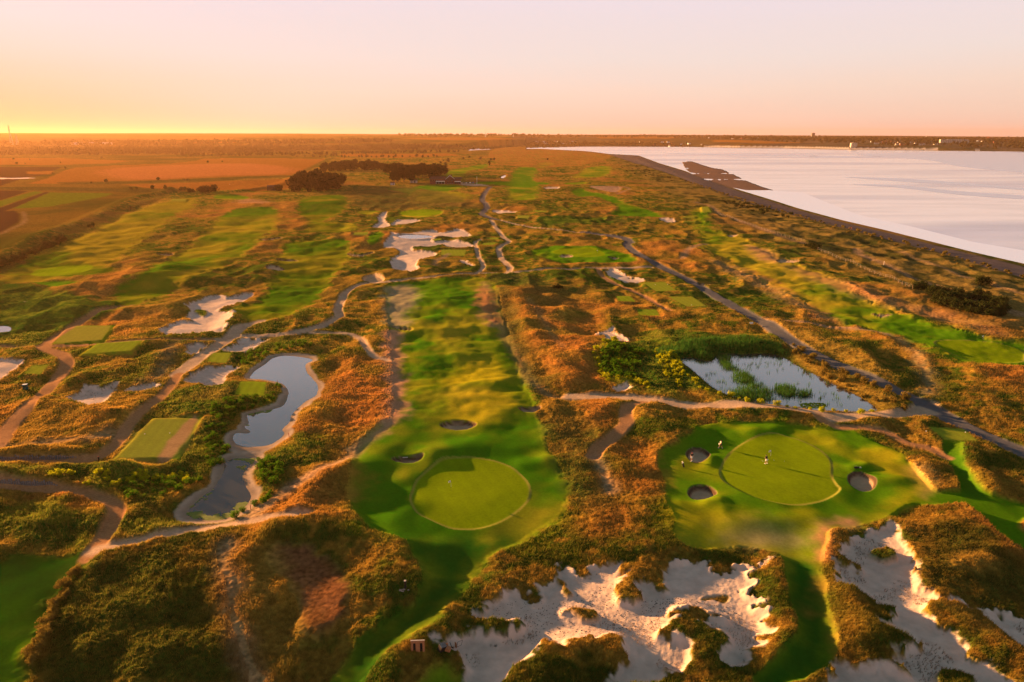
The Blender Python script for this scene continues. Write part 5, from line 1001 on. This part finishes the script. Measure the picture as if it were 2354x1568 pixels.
golfbag(place(1572.3, 1074), (math.radians(-14), math.radians(-12), .4), 'upright dark golf bag with yellow club covers below the upper left bunker', yellowm)
golfbag(place(1963, 1074.5) + Vector((0, 0, .16)), (math.radians(82), 0, math.radians(70)), 'black golf bag lying flat on the rim of the right-hand bunker', white)
for k, (x, y, l) in enumerate(((2860, 1729, 'left of the putting golfer'), (2901, 1724, 'just right of the flagstick'), (2943, 1728, 'furthest right of the flagstick'))):
    q_ = place(x * .61302, y * .61302); tag(MB().ball(q_ + Vector((0, 0, .03)), (.04, .04, .04), 8, 6).build('golf_ball', white, None, True), f'white golf ball on the right green, {l}', 'golf ball')
q_ = place(930, 1053); o = empty('timber_step', q_ + Vector((0, 0, .12)), .08, 'pale wooden step set in the far rim of the lower left bunker', 'step'); MB().box((0, 0, .04), (1.0, .3, .07)).build('tread', pale, o, bevel=.01); MB().box((0, .12, -.2), (.95, .05, .4)).build('riser', darkwood, o)
# --- posts, bins, signs
def post(loc, h_, r, mat, label, cat='post', cap=None, group=None):
    o = empty('post', loc, 0, label, cat, group); MB().box((0, 0, h_ / 2 - .15), (r * 2, r * 2, h_ + .3)).build('shaft', mat, o, bevel=r * .2)
    if cap: MB().box((0, 0, h_ + .03), (r * 2.3, r * 2.3, .06)).build('cap', cap, o, bevel=.01)
    return o
post(place(932, 1352), 1.15, .13, postm, 'short dark post with pale cap on the rough dune beside the narrow mown path', cap=pale)
R_ = random.Random(9)
pz = place(930, 1358)
for k in range(9): s_ = R_.uniform(.08, .2); tag(MB().ball(pz + Vector((R_.uniform(-.6, .6), R_.uniform(-.3, .3), .05)), (s_, s_ * .8, s_ * .6), 7, 5).build('stone', stonem), 'pinkish stone in the small heap at the foot of the dark capped post', 'stone', 'stones at the capped post')
post(place(227.3, 1060), 1.05, .09, postm, 'black post with reddish top beside the clay path at the large tee', cap=red)
post(place(2031, 608), 1.8, .12, pale, 'pale marker post by the coast track')
for k, (t_, x, y, l) in enumerate((('C1', 1990, 255, 'red stake on the right shore of the long pond, upper one'), ('C1', 1725, 755, 'red stake at the near right corner of the lower pond'), ('B1', 2090, 1080, 'red stake among pink sand on the right shore of the upper pond'), ('B1', 1913, 895, 'thin stake at the corner of the tee beside the long pond'), ('C1', 1775, 480, 'red stake by the neck between the two ponds'))):
    post(PT(t_, x, y), .9, .045, red, l, 'stake', None, 'stakes round the long pond')
o = empty('litter_bin', place(60, 894), .3, 'dark green box bin with white lid in rough grass at far left', 'bin'); MB().box((0, 0, .55), (.95, .8, 1.3)).build('body', teal, o, bevel=.03); MB().box((0, 0, 1.24), (1.0, .85, .08)).build('lid', white, o, bevel=.02); MB().box((0, -.41, .95), (.5, .03, .18)).build('slot', black, o)
o = empty('notice_board', place(1727.3, 748), -.1, 'white notice board on two short legs beside the tarmac road', 'sign'); MB().box((0, 0, .62), (1.05, .05, .62)).build('panel', white, o, bevel=.008); [MB().tube((x_, .04, -.2), (x_, .04, .75), .03, .03, 6).build('leg', postm, o) for x_ in (-.4, .4)]
q_ = place(-55 + 125, 1432 + 1); o = empty('ground_cover_plate', PT('D1', 207, 860), 0, 'small pale green cover plate in the mown hollow at lower left', 'cover'); MB().box((0, 0, .05), (.5, .35, .1)).build('lid', M('pale green plastic', (.25, .5, .35)), o, bevel=.03); MB().box((0, 0, .0), (.6, .45, .08)).build('frame', metal, o)
# board screen with two slots
o = empty('timber_screen', PT('D2', 525, 893), .05, 'orange timber screen with two dark upright slots on the dune by the sand', 'screen')
pts = [(-.8, -.15), (-.8, 1.55), (.8, 1.55), (.8, -.15), (.55, -.15), (.55, 1.2), (.25, 1.2), (.25, -.15), (-.25, -.15), (-.25, 1.2), (-.55, 1.2), (-.55, -.15)]
b = MB()
for x0, x1, z0, z1 in ((-.8, -.55, -.15, 1.2), (-.25, .25, -.15, 1.2), (.55, .8, -.15, 1.2), (-.8, .8, 1.203, 1.55)): b.box(((x0 + x1) / 2, 0, (z0 + z1) / 2), (x1 - x0, .08, z1 - z0))
b.build('panel', woodm, o); MB().box((0, .02, 1.575), (1.66, .16, .04)).build('top_rail', pale, o, bevel=.005); [MB().box((x_, .07, .55), (.32, .05, 1.4)).build('slot_backing', black, o) for x_ in (-.4, .4)]; [MB().tube((x_, .45, -.1), (x_, .06, 1.2), .04, .04, 6).build('brace', darkwood, o) for x_ in (-.7, .7)]
for x, y, rz, tl, s_, lb in ((688, 892, .7, .3, (.75, .6, .8), 'dark weathered crate tipped on edge, largest of the dumped timber at the sand edge'), (733, 885, -.3, .15, (.62, .5, .4), 'orange box with bright top dumped beside the largest crate'), (722, 862, .2, -.5, (.6, .35, .3), 'dark red box lying behind the dumped crates')):
    q_ = PT('D2', x, y); o = empty('crate', q_ + Vector((0, 0, .12)), rz, lb, 'crate'); o.rotation_euler = (tl, tl * .5, rz); w_, d_, h_ = s_
    b = MB(); b.box((0, 0, .03), (w_, d_, .05)); b.box((-w_ / 2 + .02, 0, h_ / 2), (.04, d_ - .01, h_)); b.box((w_ / 2 - .02, 0, h_ / 2), (.04, d_ - .01, h_)); b.box((0, -d_ / 2 + .02, h_ / 2), (w_ - .09, .04, h_ - .005)); b.box((0, d_ / 2 - .02, h_ / 2), (w_ - .09, .04, h_ - .005)); b.build('sides', postm if lb.startswith('dark w') else woodm, o); MB().box((0, 0, h_ + .03), (w_ * 1.03, d_ * 1.03, .05)).build('top', darkwood if lb.startswith('dark w') else woodm, o)
o = empty('broken_box', PT('D2', 797, 868) + Vector((0, 0, .1)), .4, 'open orange timber frame leaning on the sand, rightmost of the dumped timber', 'frame'); b = MB()
for a_, c_ in (((0, 0, 0), (.6, 0, .1)), ((.6, 0, .1), (.75, 0, .75)), ((.75, 0, .75), (.15, 0, .7)), ((.15, 0, .7), (0, 0, 0))): b.tube(a_, c_, .035, .035, 4)
b.build('frame', darkwood, o); MB().box((-.12, .0, .35), (.05, .35, .7), .3).build('side_board', woodm, o)
o = empty('timber_pole', PT('D2', 762, 862), 0, 'dark pole sticking up from the dumped timber on the sand', 'pole'); MB().tube((0, 0, 0), (-.25, .1, .7), .04, .03, 6).build('shaft', postm, o); MB().box((.05, -.05, .03), (.3, .2, .1)).build('foot', postm, o)
fencem = M('fence timber', (.30, .19, .12), .9, 5)
# --- sleeper walls
def sleeper_wall(tile, s, hh, label):
    pts = along(tile, s, .42); mid_ = pts[len(pts) // 2]; o = empty('sleeper_wall', mid_, 0, label, 'retaining wall'); n = len(pts); R2 = random.Random(n); step_ = max(1, n / 100.0)
    k = 0.0; wdt = .42 * step_
    while k < n:
        p = pts[int(k)] - mid_; f = min(1, (1 - k / n) * 3 + .25); z = hh * f * R2.uniform(.65, 1.3)
        MB().box((p.x, p.y + R2.uniform(-.03, .03), p.z + z / 2 - .2), (wdt * R2.uniform(.5, .8), .16, z + .4), R2.uniform(-.1, .1)).build('post', darkwood, o); k += step_
    return o
sleeper_wall('C1', '-45,428 0,427 150,425 300,424 450,425 540,416', .95, 'upper curved wall of upright weathered sleepers beside the clay path at left')
sleeper_wall('C1', '-45,596 0,596 120,600 250,606 330,608 400,612', .9, 'lower curved wall of upright weathered sleepers above the bend of the clay path')
# --- fences
def fence(tile, s, step, hh, label):
    pts = along(tile, s, step)[:100]; mid_ = pts[len(pts) // 2]; o = empty('post_fence', mid_, 0, label, 'fence')
    for p in pts: d = p - mid_; MB().box((d.x, d.y, d.z + hh / 2 - .15), (.11, .11, hh + .3)).build('post', fencem, o)
    for zz in (.5, .95):
        b = MB()
        for a_, c_ in zip(pts[:-1], pts[1:]): b.tube(a_ - mid_ + Vector((0, 0, zz * hh)), c_ - mid_ + Vector((0, 0, zz * hh)), .015, .015, 4, False)
        b.build('wire', metal, o)
fence('A3', '240,640 300,672 420,712 500,742 620,786 740,822 860,860', 5.2, 1.5, 'post and wire fence along the upper coast track')
fence('A3', '930,905 1000,932 1080,965 1150,985 1230,1030 1300,1058 1400,1090 1500,1130 1600,1185', 4.6, 1.5, 'post and wire fence between the right fairway and the coastal rough')
# --- clubhouse
o = empty('clubhouse', place(1034.5, 421.5), .12, 'red brick clubhouse with gabled front and white canopies beside the dark pines', 'building')
b = MB(); b.prism([(-5.2, -.5), (5.2, -.5), (5.2, 6.2), (0, 10.2), (-5.2, 6.2)], 0, 12); b.box((-15.7, 6, 2.6), (20.8, 8, 6.2)); b.box((9.6, 5, 2.5), (8.6, 8, 6)); b.build('wall', brick, o)
rf = MB(); rf.prism([(-5.9, 5.75), (0, 10.35), (0, 10.75), (-6.1, 6.05)], -.6, 12.5); rf.prism([(0, 10.35), (5.9, 5.75), (6.1, 6.05), (0, 10.75)], -.6, 12.5); rf = rf.build('roof', rooft, o)
def hip(x0, x1, y0, y1, z0, z1):
    m = MB(); m.v = [Vector(p) for p in ((x0, y0, z0), (x1, y0, z0), (x1, y1, z0), (x0, y1, z0), (x0 + 2, (y0 + y1) / 2, z1), (x1, (y0 + y1) / 2, z1))]; m.f = [(0, 1, 5, 4), (2, 3, 4, 5), (3, 0, 4), (1, 2, 5), (0, 3, 2, 1)]; return m
hip(-26.6, -5.25, 1.4, 10.6, 5.75, 9.3).build('roof', rooft, o); hip(14.4, 5.25, .4, 9.6, 5.55, 8.3).build('roof', rooft, o)
MB().prism([(-6.15, 5.7), (0, 10.4), (6.15, 5.7), (6.15, 6.1), (0, 10.85), (-6.15, 6.1)], -.68, -.61).build('bargeboard', white, o); MB().box((2, 7, 10.6), (1.2, 1.2, 2.4)).build('chimney', brick, rf)
MB().box((-12.5, .9, 3.3), (11.5, 2.2, .75)).build('canopy', white, o); MB().box((9.8, .3, 3.0), (8, 1.4, .8)).build('balcony', white, o)
for x_, z_, w_ in ((-3, 1.6, 1.2), (0, 1.6, 1.2), (3, 1.6, 1.2), (-2.4, 4.7, 1.4), (2.4, 4.7, 1.4)): wn_ = MB().box((x_, -.01, z_), (w_, .1, 1.5)).build('window', glassm, o); MB().box((x_, -.05, z_ - .8), (w_ + .2, .14, .1)).build('sill', white, wn_)
for k in range(7): MB().box((-24.4 + k * 2.8, 1.96, 2.0 if k > 3 else 4.4), (1.5, .1, 1.7)).build('window', glassm, o)
MB().box((-12.5, 1.96, 1.4), (10.8, .1, 2.6)).build('glazed_front', glassm, o); [MB().box((7.6 + k * 2.2, .96, 1.3), (1.6, .1, 2.4)).build('window', glassm, o) for k in range(3)]; [MB().tube((x_, -.1, -.3), (x_, -.1, 3.0), .1, .1, 6).build('pillar', white, o) for x_ in (-18, -14.5, -11, -7.2)]
o = empty('flagpole', place(1095.4, 426), 0, 'tall white flagpole at the edge of the clubhouse car park', 'flagpole'); MB().tube((0, 0, -.3), (0, 0, 10.5), .16, .09, 8).build('mast', white, o); MB().ball((0, 0, 10.6), (.18, .18, .18), 8, 6).build('finial', white, o); MB().tube((0, 0, -.1), (0, 0, .5), .4, .35, 8).build('base', pale, o)
def hut(vx, vy, w_, d_, h_, wallm, roofm_, label, cat='shed', rz=0, nm='shed', grp=None):
    o = empty(nm, place(vx, vy), rz, label, cat, grp); MB().box((0, 0, h_ / 2 - .3), (w_, d_, h_ + .6)).build('wall', wallm, o); MB().prism([(-d_ * .56, h_), (d_ * .56, h_), (0, h_ + d_ * .32)], -w_ / 2 - .3, w_ / 2 + .3).build('roof', roofm_, o).rotation_euler = (0, 0, math.pi / 2)
    MB().box((w_ * .2, -d_ / 2 - .02, h_ * .4), (w_ * .15, .08, h_ * .8)).build('door', glassm, o); return o
hut(630, 437.5, 14, 6, 4, postm, rooft, 'long low dark barn left of the detached pine wood', 'barn', .05, 'barn'); hut(902, 424.5, 5, 4, 2.8, metal, rooft, 'small grey hut at the foot of the clubhouse wood'); hut(951, 420.5, 9, 5, 3.2, pale, rooft, 'pale low outbuilding under the trees left of the clubhouse', 'outbuilding', 0, 'outbuilding')
carc = [M('car paint silver', (.45, .45, .46), .3), M('car paint dark', (.03, .03, .04), .3), M('car paint white', (.75, .74, .72), .3), M('car paint red', (.3, .03, .02), .3), M('car paint blue', (.04, .08, .2), .3)]
for k, (vx, vy, ci, lb) in enumerate(((1066, 421.6, 1, 'dark car nearest the clubhouse in the small car park'), (1071, 421.2, 0, 'silver car, second from the clubhouse in the car park'), (1076, 421.4, 1, 'dark car in the middle of the car park row'), (1081.5, 421, 2, 'white car, fourth in the car park row'), (1086.5, 421.3, 4, 'blue car, second from the flagpole'), (1091, 421, 3, 'red car nearest the flagpole'))):
    o = empty('parked_car', place(vx, vy), 1.45 + .1 * math.sin(k * 3), lb, 'car', 'cars in the clubhouse car park')
    MB().prism([(-2.1, .35), (2.1, .35), (2.15, .75), (1.9, .95), (1.1, 1.0), (.5, 1.45), (-1.0, 1.48), (-1.7, 1.0), (-2.1, .95)], -.88, .88).build('body', carc[ci], o, bevel=.06)
    MB().prism([(.98, 1.02), (.48, 1.38), (-.95, 1.41), (-1.5, 1.03)], -.895, .895).build('window', glassm, o)
    for x_ in (-1.3, 1.35):
        for y_ in (-.82, .82): w_ = MB().tube((x_, y_ - .1, .32), (x_, y_ + .1, .32), .33, .33, 12).build('wheel', tyre, o); MB().tube((x_, y_ - .11, .32), (x_, y_ + .11, .32), .17, .17, 8).build('rim', metal, w_)
# --- far buildings
def block(vx, vy, w_, d_, h_, wm, label, cat, nm, rows=0, cols=0, rz=0):
    o = empty(nm, place(vx, vy), rz, label, cat); MB().box((0, 0, h_ / 2 - 3), (w_, d_, h_ + 6)).build('wall', wm, o); MB().box((0, 0, h_ + .6), (w_ * .5, d_ * .5, 1.2)).build('roof_hut', wm, o)
    for r_ in range(rows):
        for c_ in range(cols): MB().box((-w_ / 2 + w_ * (c_ + .5) / cols, -d_ / 2 - .02, h_ * (r_ + .5) / rows), (w_ / cols * .55, .2, h_ / rows * .5)).build('window', glassm, o)
    return o
tb_ = M('grey concrete', (.16, .14, .14)); block(1869, 315.2, 26, 20, 38, tb_, 'tall grey tower block alone on the skyline across the bay', 'tower block', 'tower_block', 9, 5)
block(1893, 316, 18, 12, 12, tb_, 'low grey block on the skyline just right of the tower block', 'building', 'office_block', 3, 4); block(2191, 327, 150, 14, 17, pale, 'long pale terrace of seafront houses high in the town across the bay', 'terrace', 'seafront_terrace', 3, 16); block(2273, 318.5, 24, 14, 14, red, 'reddish building on the skyline at the far right', 'building', 'red_building', 3, 4)
block(1962, 337.5, 30, 14, 18, pale, 'pale square block above the harbour end of the chalk cliffs', 'building', 'harbour_building', 3, 4); block(214, 331, 190, 60, 9, M('pale cladding', (.5, .45, .5)), 'very long low pale warehouse in the hazy plain at far left', 'warehouse', 'warehouse')
def mast(vx, vy, h_, label, cat='mast', w_=3, cross=0):
    o = empty('pylon' if cross else 'radio_mast', place(vx, vy), .3, label, cat); b = MB()
    for sx_ in (-1, 1):
        for sy_ in (-1, 1): b.tube((sx_ * w_, sy_ * w_, -2), (sx_ * .4, sy_ * .4, h_), .7, .5, 4)
    for k in range(6): z0, z1 = h_ * k / 6, h_ * (k + 1) / 6; a0 = w_ * (1 - k / 6) + .3; a1 = w_ * (1 - (k + 1) / 6) + .3; b.tube((-a0, -a0, z0), (a1, -a1, z1), .4, .4, 4); b.tube((a0, a0, z0), (-a1, a1, z1), .4, .4, 4)
    b.build('lattice', metal, o); MB().box((0, 0, -1), (w_ * 2.6, w_ * 2.6, 3)).build('footing', pale, o)
    for k in range(cross): MB().box((0, 0, h_ * (.72 + .12 * k)), (16 - 3 * k, .8, .8)).build('cross_arm', metal, o)
mast(28, 331, 95, 'tallest lattice pylon in the golden glare at the far left', 'pylon', 6, 3); mast(41.5, 331, 52, 'shorter lattice pylon just right of the tallest one at far left', 'pylon', 5, 3); mast(1116.3, 313.5, 46, 'slim radio mast on the skyline above the bay head'); mast(1180.5, 313, 22, 'short radio mast on the skyline right of the slim mast'); mast(1880, 316.5, 34, 'thin mast on the skyline beside the tower block', 'mast', 2); mast(2127.5, 318.5, 36, 'thin mast on the skyline above the town at right', 'mast', 2)
hm = [pale, white, brick]; hp_ = []
for k in range(3): o = hut(1500, 330, 11, 8, 5.5, hm[k], rooft, 'small gabled house in the town across the bay', 'house', 0, 'house', 'houses across the bay'); hp_.append(o)
pts = scatter('F', '1420,328 1560,328 1640,331 1640,334 1420,333', 22, 71, 15) + scatter('F', '1230,326 1330,324 1330,333 1240,333', 22, 72, 15) + scatter('F', '2000,326 2150,330 2150,337 2010,334', 30, 73, 15) + scatter('F', '2200,318 2354,321 2354,336 2200,330', 26, 74, 15) + scatter('F', '1600,317 1800,318 1860,321 1620,320', 14, 75, 15)
R2 = random.Random(5)
for k, p in enumerate(pts):
    o = hp_[k] if k < 3 else copy_tree(hp_[k % 3]); o.location = (p.x, p.y, p.z); o.rotation_euler = (0, 0, R2.uniform(-.6, .6)); s_ = R2.uniform(.9, 1.5); o.scale = (s_, s_, s_)
hp2 = [hut(300, 347, 14, 7, 4, m_, rooft, 'small pale house or caravan among the hazy trees of the left plain', 'house', 0, 'house', 'houses on the left plain') for m_ in (white, pale)]
for k, (x_, y_) in enumerate([(187 + 9 * q + (q * 37 % 7), 344.5 + (q * 13 % 5) * .3) for q in range(14)] + [(395 + 6 * q, 344.3) for q in range(14)] + [(90, 348), (59, 346)]):
    o = hp2[k] if k < 2 else copy_tree(hp2[k % 2]); o.location = place(x_, y_); o.scale = (1.2, 1.2, 1.2); o.rotation_euler = (0, 0, (k * 31 % 10) * .06)
# tee markers
for t_, pts_ in (('C1', ((1000, 235), (1167, 232))), ('B3', ((60, 355), (150, 362))), ('C3', ((1680, 215), (1950, 222))), ('B2', ((2165, 215), (2250, 215)))):
    for x_, y_ in pts_: q_ = PT(t_, x_, y_); o = empty('tee_marker', q_, 0, 'small white tee marker on a mown tee', 'tee marker', 'white tee markers'); MB().ball((0, 0, .12), (.1, .1, .1), 8, 6).build('ball', white, o, True); MB().tube((0, 0, -.1), (0, 0, .08), .02, .02, 6).build('spike', metal, o)
# pebbles and tide wrack on the sand
pb_ = MB(); R2 = random.Random(12)
for p in scatter('D2', '980,620 1250,520 1500,520 1900,400 1900,560 2250,520 2700,560 2800,700 2500,640 2100,760 1800,760 1300,860 1300,720', 900, 81):
    s_ = R2.uniform(.02, .07); pb_.ball(p + Vector((0, 0, s_ * .2)), (s_ * R2.uniform(1, 2), s_, s_ * .6), 5, 3)
tag(pb_.build('pebbles', M('dark pebbles', (.07, .06, .06))), 'dark pebbles and wrack strewn over the large sand hollow', 'pebbles', kind='stuff')
for ob in bpy.data.objects:
    if 'used' in ob: del ob['used']
    if 'base' in ob: del ob['base']
# ------------------------------------------------------------------ haze
hz = bpy.data.materials.new('haze'); hz.use_nodes = True; t = hz.node_tree; t.nodes.clear()
pv = t.nodes.new('ShaderNodeVolumePrincipled'); mo = t.nodes.new('ShaderNodeOutputMaterial'); t.links.new(pv.outputs[0], mo.inputs['Volume'])
pv.inputs['Density'].default_value = 0.000038; pv.inputs['Color'].default_value = (1, .55, .28, 1); pv.inputs['Anisotropy'].default_value = .45
bm = bmesh.new(); bmesh.ops.create_cube(bm, size=1)
me = bpy.data.meshes.new('haze'); 
for v in bm.verts: v.co = Vector((v.co.x * 50000, 6000 + v.co.y * 15000, 82 + v.co.z * 180))
bm.to_mesh(me); bm.free(); me.materials.append(hz); tag(link('haze', me), 'thin warm evening haze over the whole coast', 'haze', kind='stuff')
